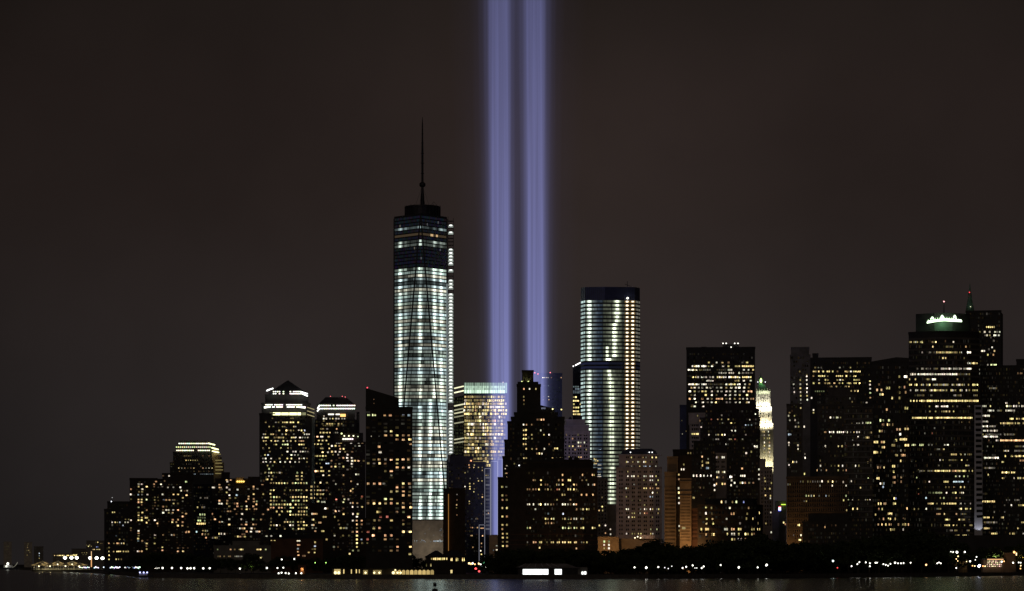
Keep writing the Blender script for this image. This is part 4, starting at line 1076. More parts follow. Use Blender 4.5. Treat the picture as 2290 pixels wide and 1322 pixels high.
lights((1005, 840), 6.297, """300: 210-235y 250-345y 380-430d 465-505 580-665y 680-750y; 350: 210-240 250-320y 480d 530-770yb; 397: 205-340b 350-450o 460-560b 570-770yb 790; 443: 205-300b 330 355-450b 460-560 570-775b 800
490: 210 250-345b 370o 430d 465-560b 570-660b 680-775b 800; 540: 205-315b 355-440b 460-560b 570-665b 675-775b 795; 585: 250d 435wb 475d 580w 690-745; 637: 210-345y 355-450yb 470 495 540-660o 690 735
685: 250-345(36)b 360-450%80 465-560b 570-660b 690 735; 735: 260-345(36)b 365d 430d 465-555b 580-740(36); 780: 260-345b 380d 465-555b 580 650-760; 828: 260 300-345b 430d 465-555b 580-740(40)b
880: 225b 255 285-370(28) 430 510d 580 640; 928: 280-345o 360-450yb 475-550o 580-700y; 972: 260-340d 330y 500-560b 570-630yb; 1023: 220d 250-345b 360-455b 475-500
1073: 215-240b 265 320-345 365-445y 480 510-550d 580-660 680-770b; 1122: 230d 380-400y 440d 480 545b 580-610; 1170: 400-415y 445y 515 585-615; 1215: 475-555yb; 1265: 495-575yb""", 5.0, 6.0, 4.4, only="W7", default='yyw', wf=1.22)
lights((880, 1030), 5.746, """58: 970o 1040y; 90: 975o 1032o 1092 1140; 127: 1140y; 157: 920; 230: 985d 1080d; 262: 1092y 1137y; 297: 980y 1032y; 335: 918w 980y; 365: 810y 918 982 1040d; 402: 1032y; 437: 815w 1090d 1142d
470: 1142; 507: 815o; 525: 975; 555: 975 1130d; 570: 812o; 607: 810y; 700: 815o; 750: 990-1020cd 1050-1090d; 862: 990o 1015o 1070-1090ob; 965: 995 1010; 1115: 1020o
190: 1190y 1215d; 680: 1220; 870: 1115-1160o; 968: 1145ob; 1065: 1130o; 1110: 1130od; 1160: 1120; 1205: 1130yb""", 2.8, 3.2, 4)
lights((880, 1030), 5.746, """880: 460d 520-620cd%50; 900: 590-625cd; 940: 405d 625cd; 960: 520d 615cd; 1030: 270c 300c 370-400cd; 1022: 365c 590c 600c; 1035: 520-630(9)c%75; 1045: 270-630(14)cd%40""", 1.1, 2.4, 3, only="WTC", default='c')
lights((1100, 1020), 5.508, "1105: 60w; 1155: 60w; 1160: 10-30cd; 1200: 60c", 4, 3, 3, only="G4")
lights((1100, 820), 6.01, """148: 675-765w 800o 930; 258: 700cd 760cd; 403: 695d 760; 445: 690d 765""", 2.6, 2.4, 3, only="C4")
lights((1100, 820), 6.01, """300: 430o 507wb 592y; 405: 430y; 452: 430o; 502: 430y; 712: 610od 635od 665ob 695o; 780: 425wb 465o 537o; 853: 428y 460y; 857: 658w; 916: 428y 460y 538y 700y 770w; 970: 428yb 460yb 540y
1042: 428y 458y 770o; 1100: 848yb 878yb; 1105: 462y 540 600o 705; 1168: 605od 637yb 672wb; 1213: 868d 920yb 950d; 1220: 815; 1227: 430y 463y; 1290: 430y 463yb; 1305: 303d""", 3.4, 4.4, 4, default='yw')
lights((1100, 1020), 5.508, """118: 175d 183w; 155: 165; 212: 170y 183; 263: 182o""", 2.6, 3, 4)
lights((1100, 1020), 5.508, """380: 128yb 180d; 485: 130y 180d; 540: 130o 182d; 640: 128yb 185y; 745: 130yb 185o; 848: 133y 185y; 900: 130o; 957: 133y 185d; 1005: 133y 187y; 1055: 135y 187d; 1108: 135b 187o""", 4.8, 4.8, 4, only="C6w")
lights((1100, 1020), 5.508, """232: 872o 1117o 1240o 1260; 297: 513o 535d 605yb 825o 873o 945 965 1112d 1165; 352: 605y 660od 685d 800y 825 872yb 1010y 1042o 1187 1245 1262o
410: 440od 467o 510o 540o 580yb 660od 690y 730d 830o 805r 940y 967y 1012y 1042d; 477: 870y 898 1105o 1165o 1245o; 537: 802y 968o; 595: 440w 463w 513wb 578 600 660wb 692wb 728 760d 872wb 902wb 940w 970d 1010wb 1040
655: 537 1042o 1100d 1125yb 1168yb 1195; 710: 695c 878c; 773: 515d 662 690 735 760g 875d 903 945g 975 1012w 1040w 1100 1125; 825: 662o 697o 735ob 765d 940d 968d
885: 440g 472yb 875gb 903g 945gb 973 1015gb 1043 1100y 1127y 1242 1270; 1062: 440d 515o 540 590y 610 680d 735y 757y 808yb 830yb 875yb 903yb 945y 970y 1020y 1038y 1105d 1130y 1172; 1128: 588yb; 1138: 1040""", 3.5, 5.0, 4, only="C6r")
lights((1250, 820), 6.01, """410: 185-240y; 460: 185-300yb; 505: 185-305yb; 550: 185-305yb; 600: 185-300yb; 640: 185-310yb; 270: 185-300cd; 300: 185-300cd; 330: 185-300cd; 350: 185-300cd""", 4, 4.2, 4.5, only="C5")
lights((1250, 820), 6.01, """915: 100o 258d; 968: 183; 1020: 262wb 293w 342w; 1070: 140y 187y 262w 290o; 1115: 217o 368d; 1218: 140y 265y 297""", 3.4, 4.2, 4, only="C7")
lights((1250, 820), 6.01, "1075: 560cb; 1125: 540cb 555cb; 1240: 480y 495y; 1270: 490y 520y; 1300: 480y 500y", 4.0, 4.4, 4, only="W4")
lights((1320, 990), 5.289, "275: 110wb; 318: 108wb; 370: 108wb; 412: 108wb", 9.0, 6.0, 4, only="W4")
lights((1320, 990), 5.289, """175: 487y 625d 660d 733yb 780yb; 228: 430 445 490-515y 565 585 635 655 728d; 282: 490 585 635c 657c 705c 777; 343: 445; 397: 445w 492 517wb 567 638w 660w 710wb 735wb 778
445: 635y 710wb 735wb 803; 495: 518w 778; 540: 425 447 637yb 663yb 710o 738o 790o 808o; 592: 737wb 793d; 640: 427 710cb 737c; 682: 497d 590d; 737: 642y; 787: 428wb 450wb 595 642w 667w 712wb 738 788 810
835: 497 522yb 590 642o 670r 803; 882: 455 497 522y 735d; 1025: 715g 788g; 1077: 430 497 525d 570y 600 715 740w""", 2.7, 4.2, 4, only="C8", default='wy')
lights((1320, 990), 5.289, """648: 140d; 757: 142yb; 803: 105ob 147y; 980: 107y 180w; 1025: 238w; 1070: 180o; 1083: 240w""", 3.2, 4, 4, only="C8l")
lights((1320, 990), 5.289, "1170: 165g 220g; 1210: 165wb 220wb; 1250: 168 220w", 4.4, 4.8, 4, only="C9")
lights((1320, 990), 5.289, "605: 865; 635: 865; 740: 857; 915: 858yb; 1010: 853y", 3, 4, 4)
lights((1510, 760), 5.508, """280: 415y 510 580y 657o 828d 885; 325: 200-300b 320-385b 410d 455 590 655 735-800y 820-970yb; 370: 155-275b 290-465d 510-630dd 660 690w 845b 885-920b 960; 408: 530-635w 655-800w 820-960wd
460: 205-235b 255 280 330 350 380 430 465 510-635b 655-805b 825-940b; 503: 380-475wb 745 780 845b 930; 548: 160-300b 320-390b 400-600dd 630b 655-745b 760-805b 860 915
590: 200 240b 290 335 390b 435 515 565 630 690wb 750 790wb 850 905; 635: 180b 240 290d 335 375b 450wb 525 570 630b 675 740b 795d 845b 905ob 940o; 680: 200d 240 375b 450wb 510d 620b 675b 740 795 885b
727: 180o 240b 335o 400 450 500-590ob 630d 675 735b 795o 835 885 920-975o; 770: 240-270b 340b 400d 450b 500b 635d 675d 745 795wb 880y 905; 820: 205d 240b 345b 740 795 890-910; 835: 488g 655 685""", 5.0, 4.2, 4.4, only="C12", default='wwy', wf=1.12)
lights((1510, 760), 5.508, """1160: 88d; 995: 82d; 1125: 135d""", 2.4, 3, 4, only="C13")
lights((1510, 760), 5.508, """1160: 210yb 235yb 260yb 280yb; 1050: 168d; 995: 310d; 935: 275d""", 3.2, 4.6, 4, only="C14")
lights((1510, 760), 5.508, """930: 572d; 980: 445r 525o 575y 655y; 985: 918w; 1025: 690yb 740y 583d; 1050: 868cb 890-950c; 1120: 695w 740w; 1170: 415wb 503 530 577y 610wb 870d; 1225: 503 530 670 688 738r 828d; 1285: 630w
1310: 965-1020wb; 1075: 320w; 915: 988w""", 3.6, 3.8, 4, default='wwy')
lights((1670, 820), 5.51, """750: 170-220(22)y 258y 282y; 802: 195y 215 262b; 845: 190 215 262 282; 883: 215 258 282; 935: 218 262 282o; 975: 218 262 282; 1010: 218 262 285; 1055: 218 262 285; 1100: 262 285""", 2.9, 4.4, 4, only="GOTH", default='wy')
lights((1470, 980), 5.086, """355: 275wb 300wb; 300: 300d; 415: 245y; 468: 245; 570: 243; 620: 245b; 680: 247; 738: 247w; 1000: 248; 1050: 250d; 1105: 250d
427: 412wb 450wb 492wb 530wb 572wb 610wb; 210: 510; 237: 578; 265: 510; 280: 560y 578; 310: 512y; 340: 560c 577c; 563: 488d 527d; 678: 408y 418y; 170: 350d 378d""", 3.4, 5.4, 4)
lights((1470, 980), 5.086, "1022: 300y", 10, 7, 4, only="C11")
lights((1470, 980), 5.086, "785: 555yb 617d; 855: 553; 915: 562yb 628; 968: 560yb 635b; 1035: 500 553yb 577yb; 1095: 555o 625y 645yb", 4.2, 6.4, 4)
lights((1580, 980), 5.084, """218: 115w 135d 180wb 200wb; 385: 118w 138 183 203w; 445: 120 138 190d; 520: 110o 180y 207o; 535: 90wb 280wb; 590: 92w; 440: 270w 285w; 480: 285w""", 3.6, 5.4, 4)
lights((1580, 980), 5.084, """100: 540-585wb; 170: 452wb; 155: 510d; 345: 405; 428: 380-445wb; 508: 320wb 388 410wb 440 483y 532o; 355: 597; 415: 597w; 465: 597w""", 4.2, 5.0, 4)
lights((1580, 980), 5.084, """725: 172 220d 295d 340g 422p; 792: 58d 265 478; 850: 600yb 645; 858: 65d 285o 310o 463d; 915: 70 228 455y 510-540yb; 968: 382w 585y; 1035: 210w 235w 288o 312o 367y 390y 515y 538y 580yb 603yb 650
1090: 237 290w 315w 367y 445 470 515y 540o; 1150: 290 318 365w 390w 442""", 4.0, 6.4, 4, only="C18")
lights((1580, 980), 5.084, "490: 667y; 510: 737; 575: 665 720; 650: 670yb; 683: 727w; 655: 727; 845: 730w; 970: 675y; 1070: 735w; 455: 660; 960: 877y; 978: 895o", 3.2, 4.6, 4)
lights((1745, 770), 5.75, """350: 250d; 395: 340d; 412: 340wb; 460: 258 340wb; 515: 172w 258w 342wb; 565: 175d 258 343wb; 615: 180w 260 343wb; 663: 262 345; 713: 263 347wb; 765: 263d; 820: 263y; 775: 180d
880: 120d; 920: 107w 182y; 975: 123 190w; 1010: 233d; 1060: 197 233 308wb; 1160: 110c 130c; 1265: 110w; 1300: 227; 690: 403; 845: 427wb; 880: 427""", 3.6, 4.6, 4, default='wwy')
lights((1745, 770), 5.75, """300: 450d 490d 530d 640-670y 765w 890-915y; 350: 430 455 480-510yb 535-570yb 595-640yb 675 720-750od 825-895y 910wb 935-1035yb; 408: 410-470o 485-580yb 600-640d 710-810yb 850 900d 935-980yb
458: 497 580 610y 735 770w 805 940-1025y; 500: 430 500 580 600-665y 695ob 745-775y 805 830-920y 940-1030yb; 545: 660 720 770-800d 840y 880yb; 605: 440-570gd; 600: 910 960 995 845d
475: 1153y; 520: 1153wb; 572: 1155wb; 625: 1157g; 687: 1158o; 750: 1110w""", 4.2, 4.0, 4.2, only="R2", default='yyw')
lights((1745, 770), 5.75, """695: 895d; 740: 925y; 942: 645w 685d 725g 740w 775d; 1018: 920d 985 1015d; 1010: 1060w 1095-1170g; 1130: 570o 585o 635wb 660 685-860(25)wb 905d 945 985 1015; 1185: 650gd 985-1015wb
1135: 1170y; 1200: 1075d 1090-1145y; 1240: 930; 1295: 945 995; 1310: 580wb 745 795yb""", 2.9, 4.6, 3.6, default='wwy')
lights((1745, 990), 5.507, """30: 105w 217 905 950-975; 45: 555wb 715yb 762y 810rd; 78: 218w; 140: 303d; 187: 305w; 238: 155 175d 200; 275: 107w; 222: 492d; 285: 495 628d 672d 718yb 767w 925wb 970y; 245: 1078y
340: 455o 503d 568o 713 775d 812o; 385: 297; 445: 1083gb; 475: 875w 515; 485: 775w; 480: 250-490(30)d%90 515w 590y 645y 690d; 515: 95d 120d; 530: 488w 640wb 810; 555: 988yb
655: 320g 350 382 415 478d 563c 600d 810g; 710: 780 838g 890 965d 1050 1075 1105wb; 725: 295d 322y; 780: 840-880gd; 815: 895yb 948yb; 832: 817; 1015: 220y 235y; 1040: 550o; 1140: 165d 255; 1198: 225-255yb""", 2.6, 5.0, 3.6, default='wwy')
lights((1930, 790), 6.29, """330: 510y 590wb 612wb; 440: 225od; 490: 335y 370y; 478: 513y 583o; 517: 258o 198; 550: 515d 600d; 580: 240g 275yb; 630: 410yb 513y; 773: 595y 623y; 793: 335o; 945: 235-295g 365g
1005: 265-300od 330-385y 405-430o; 1065: 595y 630y; 1072: 480 518o; 1095: 235y 270o; 1140: 523wb; 1212: 515-640yb; 1225: 465yb; 1250: 150-215yb 265o 295y; 1295: 415y 438y 600y 635yb""", 4.4, 6.4, 3.6, only="R6", default='yyo')
lights((1930, 990), 6.009, """62: 260y 285; 105: 508w 560d; 130: 140-205yb 225-250y; 170: 430-470y 505-575o; 245: 507y 367d; 317: 400y 423y; 333: 200o 232o 283; 390: 413y; 465: 410o 427o 513o; 480: 190yb 213yb; 525: 513o
535: 407o 427o; 550: 235w 262d 280c; 595: 270c; 750: 420y 440p; 820: 200-215yb 240yb 285 303o 412 433; 885: 592ob 625o; 893: 205-220o 245-270; 955: 330-395yb; 968: 155-180y
1025: 220d 245-285o 330-380yb 433y 530-575d 625d; 1100: 205 255o 307 340-390o 420-440yb 475d 525-580y 600-640ob; 1168: 370yb 400 420 540w""", 3.2, 6.0, 3.4, only="R6", default='yyo')
lights((1930, 990), 6.009, "470: 722gb; 270: 700dd; 250: 655dd 710dd; 400: 680dd 760dd; 620: 745d; 693: 747r; 895: 690y 745d; 360: 745d", 3, 4, 3, only="R7")
lights((2020, 680), 5.287, """450: 70-100y 120-235 335-395y 570-600w; 505: 350 500-590d 740o; 572: 225w 280-380d%60 390-640y 660-700 755-800wb; 640: 470 500y 720d; 700: 755-795wb 805-880y
765: 160-300d%50 275w 320d 360-410d 445-780w%80 760-805wb; 830: 80-640wb%95 650-790d%70; 890: 75y 145y 265-330d 340-385wb 640d; 955: 70-100y 130-170 190-245 270-340 350-540%85 570-780%70 815-885yb
1020: 75-100 140-180w 200-270 310-520%80 560-790%60 815-880y; 1080: 130-250d 335w 590-690d 825-880d; 1145: 80-890yb%97; 1210: 310y 380-415wb 445-530wb 560-790d%50; 1270: 315d 360-390 450-520y 545 595""", 3.4, 4.8, 3.4, only="R7", default='yyw', wf=1.2)
lights((2020, 920), 4.13, """60: 80-640yb%95; 100: 385d 540d 610od; 155: 290d 375d; 203: 200w 265r; 310: 75-190g%80 235 265d 375-420w 470d; 350: 300-350d 375y; 398: 255d 440-495y 530 570w 590-635d; 450: 340 365y 420-490d 540 590d
500: 330d 430d 560-610; 550: 150-200d 220-280d 290-435yb%97 440-490o 495-580b 600-645y; 600: 485g 520 560g 595g; 650: 240w 370-435y 460-570cb 600c; 700: 390 420d 470o 530 565
752: 230-285gd 290-360g 400w 450-490 520-560; 800: 212c 345 375g 490o 525; 852: 225-280y 300-360y 370-490yb 530 570 620d; 900: 103y 140d 212w 300-350d 500-640%80; 948: 305-345o 380yb 490o 530-580d
1000: 385-435y 510-580y 610d; 1052: 380-430y 455-500y 565 610-640y; 1100: 330-640d%20; 1148: 430d 480-520y 545-590yb 600d""", 3.4, 4.4, 3.4, only="R7", default='yyw', wf=1.2)
lights((2020, 680), 5.287, """272: 955-1105yb; 330: 905y 963w 1022w 1085 1110 1140; 370: 960-1000 1022 1065-1100wb 1130; 435: 883w 1070d; 512: 1050w; 555: 887 932w 957w 1065-1090y; 600: 1000yb 1065o
720: 1000 1030-1105gb; 775: 895 935 962w 1010; 822: 895w""", 4.2, 4.6, 4, only="R8", default='wwy')
lights((2180, 800), 3.0, """105: 285-320od; 205: 95-150d; 305: 205-220w 295; 325: 50-80w 105 210-330%60; 355: 85-130w 140-200d 205-270w; 390: 50-100w%90; 410: 225-330y%70; 428: 40-90w; 440: 170-330y%80; 460: 45-140w%85
490: 45-155w%90; 515: 50-270d%70; 530: 55-155wb; 555: 95o 140-160 170-330ob%95; 595: 85d 120y 270-330d; 625: 50d 190-230 265-330d; 660: 200-210y 240-330yb; 672: 60-160wb; 690: 300-330o; 700: 180-195y; 740: 60-140d
770: 180-270yb; 785: 90; 808: 180-200y 250-330%60; 965: 50-130(12)yb; 955: 200-300d%50; 990: 200d 245w 290-330y; 1035: 130d 200d; 1072: 55-135y%80 175-195; 1105: 60-160d 310-330y; 1145: 60-100yb 290y
1180: 110-170y%90 230-270 310-330; 1217: 75-170d 200-300y%70""", 3.0, 4.6, 3.0, only="R9", default='wwy', wf=1.1)
# far shore specks
lights((0, 1180), 3.817, """130: 925d; 170: 625y 655yb; 150: 740d 765y; 160: 755y 780y; 187: 795-850(12)y; 125: 820d 835; 165: 825p 835p; 135: 858d 870d; 215: 700d 740 720d; 230: 710d 735d; 220: 335c; 240: 335c; 262: 335
140: 240d; 155: 235d; 170: 235d; 195: 230d 245d; 210: 255d; 235: 232d; 160: 50dd 70dd; 185: 60dd; 245: 105y 120d""", 2.2, 2.2, 3, default='y')
lights((0, 1180), 3.817, "238: 460-655yb; 232: 620-660yb", 3, 2.4, 3, only="F6", default='y')
# faint glow added over the rest of the window grid to lift black walls
def dim_fill(key, x0, x1, y0, y1, dx, dy, p=.5, code='ddd', w=.62, h=.5, pal='wwyo'):
    y = y0
    while y <= y1:
        x = x0
        while x <= x1:
            if random.random() < p: add_window(x, y, dx * w / .8, dy * h / .78, code, key, pal)
            x += dx
        y += dy
for a_ in (("L1", 240, 288, 1130, 1250, 5.5, 8.8), ("L2", 294, 430, 1078, 1240, 6, 5.9), ("L4", 478, 600, 1088, 1240, 6, 6.2), ("L4b", 435, 472, 1090, 1230, 4.6, 6.6), ("L3", 383, 476, 1016, 1060, 4.4, 5.5),
           ("L5", 584, 694, 933, 1200, 5.6, 7.9), ("L6", 703, 795, 935, 1140, 5.4, 8.2), ("L6b", 740, 814, 996, 1150, 6.2, 6.6), ("L7", 823, 918, 922, 1240, 13, 8.6), ("L11", 742, 815, 1166, 1230, 5, 7),
           ("G1", 1006, 1083, 1040, 1240, 5, 7.4), ("C6", 1137, 1258, 950, 1030, 5.6, 9.5), ("C6r", 1178, 1332, 1058, 1225, 5.2, 10), ("C12", 1539, 1686, 792, 910, 4.6, 8.2), ("C15", 1570, 1696, 920, 1000, 5, 9),
           ("C16", 1550, 1598, 995, 1120, 4.6, 8.6), ("C17b", 1628, 1696, 985, 1120, 5, 8.6), ("C18", 1566, 1690, 1136, 1215, 7.2, 10.6), ("R1", 1771, 1808, 800, 905, 5, 9), ("R1b", 1762, 1792, 910, 1060, 4.6, 9),
           ("R2", 1816, 1946, 812, 905, 4.4, 8.8), ("R3", 1832, 1926, 892, 1070, 4.4, 9.8), ("R5", 1890, 1950, 919, 1180, 3.6, 12.2), ("R6", 1953, 2030, 822, 1200, 4.2, 11), ("R7", 2036, 2170, 763, 1200, 3.4, 12.1),
           ("R8", 2170, 2236, 702, 850, 4.6, 8.8), ("R9", 2197, 2288, 826, 1220, 3.2, 9.6), ("R4b", 1800, 1948, 1175, 1215, 4.6, 9)):
    dim_fill(*a_)
dim_fill("W7", 1040, 1132, 887.5, 1046, 4.4, 7.7, .85, 'yd', .9, .6)
dim_fill("W7", 1016.5, 1036, 892, 1046, 3.6, 7.7, .85, 'gdd', .9, .6)
dim_fill("R9", 2292, 2416, 826, 1220, 3.2, 9.6, .2, '', pal='wwy')
dim_fill("C4", 1206, 1255, 850, 925, 5, 8.6, .5, 'cddd')
finish_windows()
print("WINDOWS hit/miss", MISSES)

# ------------------------------------------------------------------ twin beams of light
def beam_mat(name, strength):
    m = bpy.data.materials.new(name); m.use_nodes = True; t = m.node_tree; t.nodes.clear()
    o = t.nodes.new("ShaderNodeOutputMaterial"); em = t.nodes.new("ShaderNodeEmission")
    g = t.nodes.new("ShaderNodeNewGeometry"); s = t.nodes.new("ShaderNodeSeparateXYZ")
    a = t.nodes.new("ShaderNodeMath"); a.operation = 'MULTIPLY'; a.inputs[1].default_value = -1 / 385.0
    e_ = t.nodes.new("ShaderNodeMath"); e_.operation = 'EXPONENT'
    k = t.nodes.new("ShaderNodeMath"); k.operation = 'MULTIPLY'; k.inputs[1].default_value = strength
    t.links.new(g.outputs["Position"], s.inputs[0]); t.links.new(s.outputs["Z"], a.inputs[0]); t.links.new(a.outputs[0], e_.inputs[0]); t.links.new(e_.outputs[0], k.inputs[0])
    em.inputs["Color"].default_value = (0.405, 0.44, 1.0, 1)
    sc_ = t.nodes.new("ShaderNodeVectorMath"); sc_.operation = 'MULTIPLY'; sc_.inputs[1].default_value = (0.40, 0.0, 0.0035)
    nzb = t.nodes.new("ShaderNodeTexNoise"); nzb.inputs["Scale"].default_value = 1.0; nzb.inputs["Detail"].default_value = 3.0
    mp = t.nodes.new("ShaderNodeMath"); mp.operation = 'MULTIPLY_ADD'; mp.inputs[1].default_value = 0.75; mp.inputs[2].default_value = 0.56
    k2 = t.nodes.new("ShaderNodeMath"); k2.operation = 'MULTIPLY'
    t.links.new(g.outputs["Position"], sc_.inputs[0]); t.links.new(sc_.outputs[0], nzb.inputs["Vector"]); t.links.new(nzb.outputs["Fac"], mp.inputs[0])
    t.links.new(k.outputs[0], k2.inputs[0]); t.links.new(mp.outputs[0], k2.inputs[1])
    t.links.new(k2.outputs[0], em.inputs["Strength"]); t.links.new(em.outputs[0], o.inputs["Volume"])
    m.cycles.volume_sampling = 'DISTANCE'
    return m
def beam(px, D, w, label, z0, layers, strips, yaw):
    k = D / F
    R = thing("light_beam", label, "light beam", (wx(px, D), D, z0))
    loc = tuple(R.location)
    TOP = 2200.0
    def prism(name, u0, u1, v0, v1, div, mat, zb_=0.0, turn=0.0):
        c, s = math.cos(yaw + turn), math.sin(yaw + turn); V = []
        for z, g in ((zb_, 0.0), (TOP, div * TOP)):
            cxs = -0.0048 * z
            for (u, v) in ((u0 - g, v0 - g), (u1 + g, v0 - g), (u1 + g, v1 + g), (u0 - g, v1 + g)):
                V.append((u * c - v * s + cxs, u * s + v * c, z))
        me = bpy.data.meshes.new(name)
        me.from_pydata(V, [], [(0, 1, 5, 4), (1, 2, 6, 5), (2, 3, 7, 6), (3, 0, 4, 7), (3, 2, 1, 0), (4, 5, 6, 7)]); me.materials.append(mat)
        link(bpy.data.objects.new(name, me), R)
    h = w * k / 2
    for i, (f_, div, st) in enumerate(layers):
        prism("beam_core" if i < 3 else "beam_glow", -h * f_, h * f_, -h * f_, h * f_, div, beam_mat("beam_light", st), 0.02 * i, 0.09 * i)
    for (a, b, st) in strips:
        prism("beam_edge", h * a, h * b, -h, h, .001, beam_mat("beam_light", st), 0.3, 0.12)
    return R
LAY = ((.80, .0004, .0095), (.93, .0030, .0085), (1.03, .0068, .0066), (1.13, .0115, .0042), (1.40, .017, .0015), (2.5, .026, .00030))
beam(1122, 2412, 43, "blue light beam rising from the garage roof beside the yellow lit office block", wz(1196, 2412), LAY, ((.58, .95, .0085), (.30, .44, .0030), (-.10, .08, .0022), (-.55, -.36, .0030), (-.96, -.72, .0046)), math.radians(7))
beam(1201, 2440, 42, "blue light beam rising behind the lantern block of the dark brick tower", GROUND + 12, LAY, ((.62, .92, .0066), (.22, .36, .0026), (-.20, .02, .0030), (-.92, -.62, .0046)), math.radians(7))

# ------------------------------------------------------------------ trees
rt = random.Random(21)
def crown_mesh(seed):
    r = random.Random(seed); V, Fc = [], []
    blobs = []
    for _ in range(26):
        a = r.uniform(0, 2 * math.pi); rad = math.sqrt(r.random()) * .36; z = r.uniform(.22, .92)
        lim = 1.0 - abs((z - .54) / .50) ** 2.2
        rad *= max(.25, lim)
        blobs.append((rad * math.cos(a), rad * math.sin(a), z, r.uniform(.09, .17)))
    for (bx, by, bz, br) in blobs:
        for _ in range(56):
            d = Vector((r.gauss(0, 1), r.gauss(0, 1), r.gauss(0, 1))).normalized() * br * r.random() ** .4
            p = Vector((bx, by, bz)) + Vector((d.x, d.y, d.z * .8))
            n = Vector((r.gauss(0, 1), r.gauss(0, 1), r.gauss(.6, 1))).normalized()
            u = n.orthogonal().normalized(); w = n.cross(u); s = r.uniform(.016, .034)
            o = len(V)
            for (i, j) in ((-1, -.6), (1, -.8), (.8, .7), (-.7, 1)): V.append(tuple(p + u * s * i + w * s * j))
            Fc.append((o, o + 1, o + 2, o + 3))
    me = bpy.data.meshes.new("crown"); me.from_pydata(V, [], Fc); me.materials.append(MATS["leaf"]); return me
def trunk_mesh(seed):
    r = random.Random(seed); parts = []
    parts.append(lathe(0, 0, [(.022, -.02), (.016, .18), (.012, .42), (.005, .75)], 7))
    for _ in range(6):
        a = r.uniform(0, 6.28); z = r.uniform(.25, .5)
        parts.append(box_between((0, 0, z), (.22 * math.cos(a), .22 * math.sin(a), z + r.uniform(.15, .3)), .005))
    V, Fc = join(parts)
    me = bpy.data.meshes.new("trunk"); me.from_pydata(V, [], Fc); me.materials.append(MATS["bark"]); return me
CROWNS = [crown_mesh(s) for s in range(7)]; TRUNKS = [trunk_mesh(s) for s in range(4)]
def tree(px, D, ytop, label, group, wide=1.0):
    h = wz(ytop, D) - GROUND
    R = thing("tree", label, "tree", (wx(px, D), D, GROUND), group)
    R.rotation_euler = (0, 0, rt.uniform(0, 6.28))
    c = bpy.data.objects.new("crown", rt.choice(CROWNS)); t_ = bpy.data.objects.new("trunk", rt.choice(TRUNKS))
    sx = h * wide * rt.uniform(.9, 1.15); c.scale = (sx, sx, h); t_.scale = (h, h, h)
    link(c, R); link(t_, R); return R
def profile(tab, x):
    for (x0, y0), (x1, y1) in zip(tab[:-1], tab[1:]):
        if x0 <= x <= x1: return y0 + (y1 - y0) * (x - x0) / (x1 - x0)
    return tab[0][1] if x < tab[0][0] else tab[-1][1]
def shore_d(px):
    return profile(shore, px)
PARK = [(1085, 1244), (1110, 1232), (1145, 1222), (1200, 1224), (1330, 1226), (1380, 1232), (1420, 1224), (1445, 1208), (1465, 1204), (1485, 1214), (1510, 1222), (1550, 1219), (1570, 1213),
        (1650, 1207), (1680, 1194), (1705, 1190), (1722, 1206), (1760, 1210), (1800, 1213), (1880, 1210), (1900, 1202), (1950, 1196), (2000, 1190), (2060, 1186), (2100, 1188), (2125, 1200), (2150, 1214)]
x = 1092.0
while x < 2140:
    D_ = shore_d(x) + (150 if x < 1350 else 115)
    for row in range(2):
        yy = profile(PARK, x) + (rt.uniform(-1, 5) if row == 0 else rt.uniform(5, 16))
        tree(x + rt.uniform(-4, 4) + row * 9, D_ + (0 if row == 0 else -45) + rt.uniform(-8, 8), yy, "dark leafy tree in the park behind the seawall", "park trees behind the seawall", 1.15)
    x += rt.uniform(17, 23)
WEST = [(280, 1252), (300, 1240), (330, 1233), (400, 1236), (430, 1240), (480, 1246), (540, 1250), (610, 1248), (640, 1243), (690, 1247), (740, 1242), (790, 1238), (850, 1238), (930, 1243), (985, 1244)]
x = 285.0
while x < 985:
    tree(x, 2290 + rt.uniform(-20, 30) if x > 330 else 2380, profile(WEST, x) + rt.uniform(-3, 5), "dark leafy tree along the western promenade", "promenade trees at the foot of the apartment towers", 1.3)
    x += rt.uniform(15, 24)
def bush(px, D, h):
    R = thing("shrub", "dark low shrub at the foot of the park trees", "shrub", (wx(px, D), D, GROUND), "shrubs at the foot of the park trees")
    R.rotation_euler = (0, 0, rt.uniform(0, 6.28))
    c = bpy.data.objects.new("foliage", rt.choice(CROWNS)); c.scale = (h * 1.7, h * 1.7, h * 1.25); c.location = (0, 0, -h * .3); link(c, R)
x = 1095.0
while x < 2130:
    bush(x, shore_d(x) + (175 if x < 1350 else 135) + rt.uniform(-5, 5), rt.uniform(8, 12)); x += rt.uniform(12, 17)
x = 2150.0
while x < 2300:
    tree(x, 2560 + rt.uniform(-10, 20), 1232 + rt.uniform(-14, 8), "dark leafy tree behind the lit ferry landing", "trees behind the ferry landing", 1.2); x += rt.uniform(17, 26)
for px, py, col, nm in ((2227, 1222, (.85, 1, .4), "tree lit yellow green from below near the ferry landing"), (2286, 1216, (1, .5, .15), "tree lit orange by a street lamp at the ferry landing"), (562, 1238, (.75, 1, .3), "tree lit yellow green from below before the low pavilion")):
    D_ = 2480 if px > 2000 else 2170
    tree(px, D_, py, nm, None, 1.2)
    l = bpy.data.lights.new("tree_uplight", 'SPOT'); l.spot_size = math.radians(120); l.energy = 2600 if px > 2000 else 700; l.color = col; l.shadow_soft_size = .4
    o = bpy.data.objects.new("tree_uplight", l); o.location = (wx(px, D_ - 9), D_ - 9, wz(1247, D_ - 9) if px > 2000 else GROUND + 4); o.rotation_euler = (math.radians(130), 0, 0); link(o)

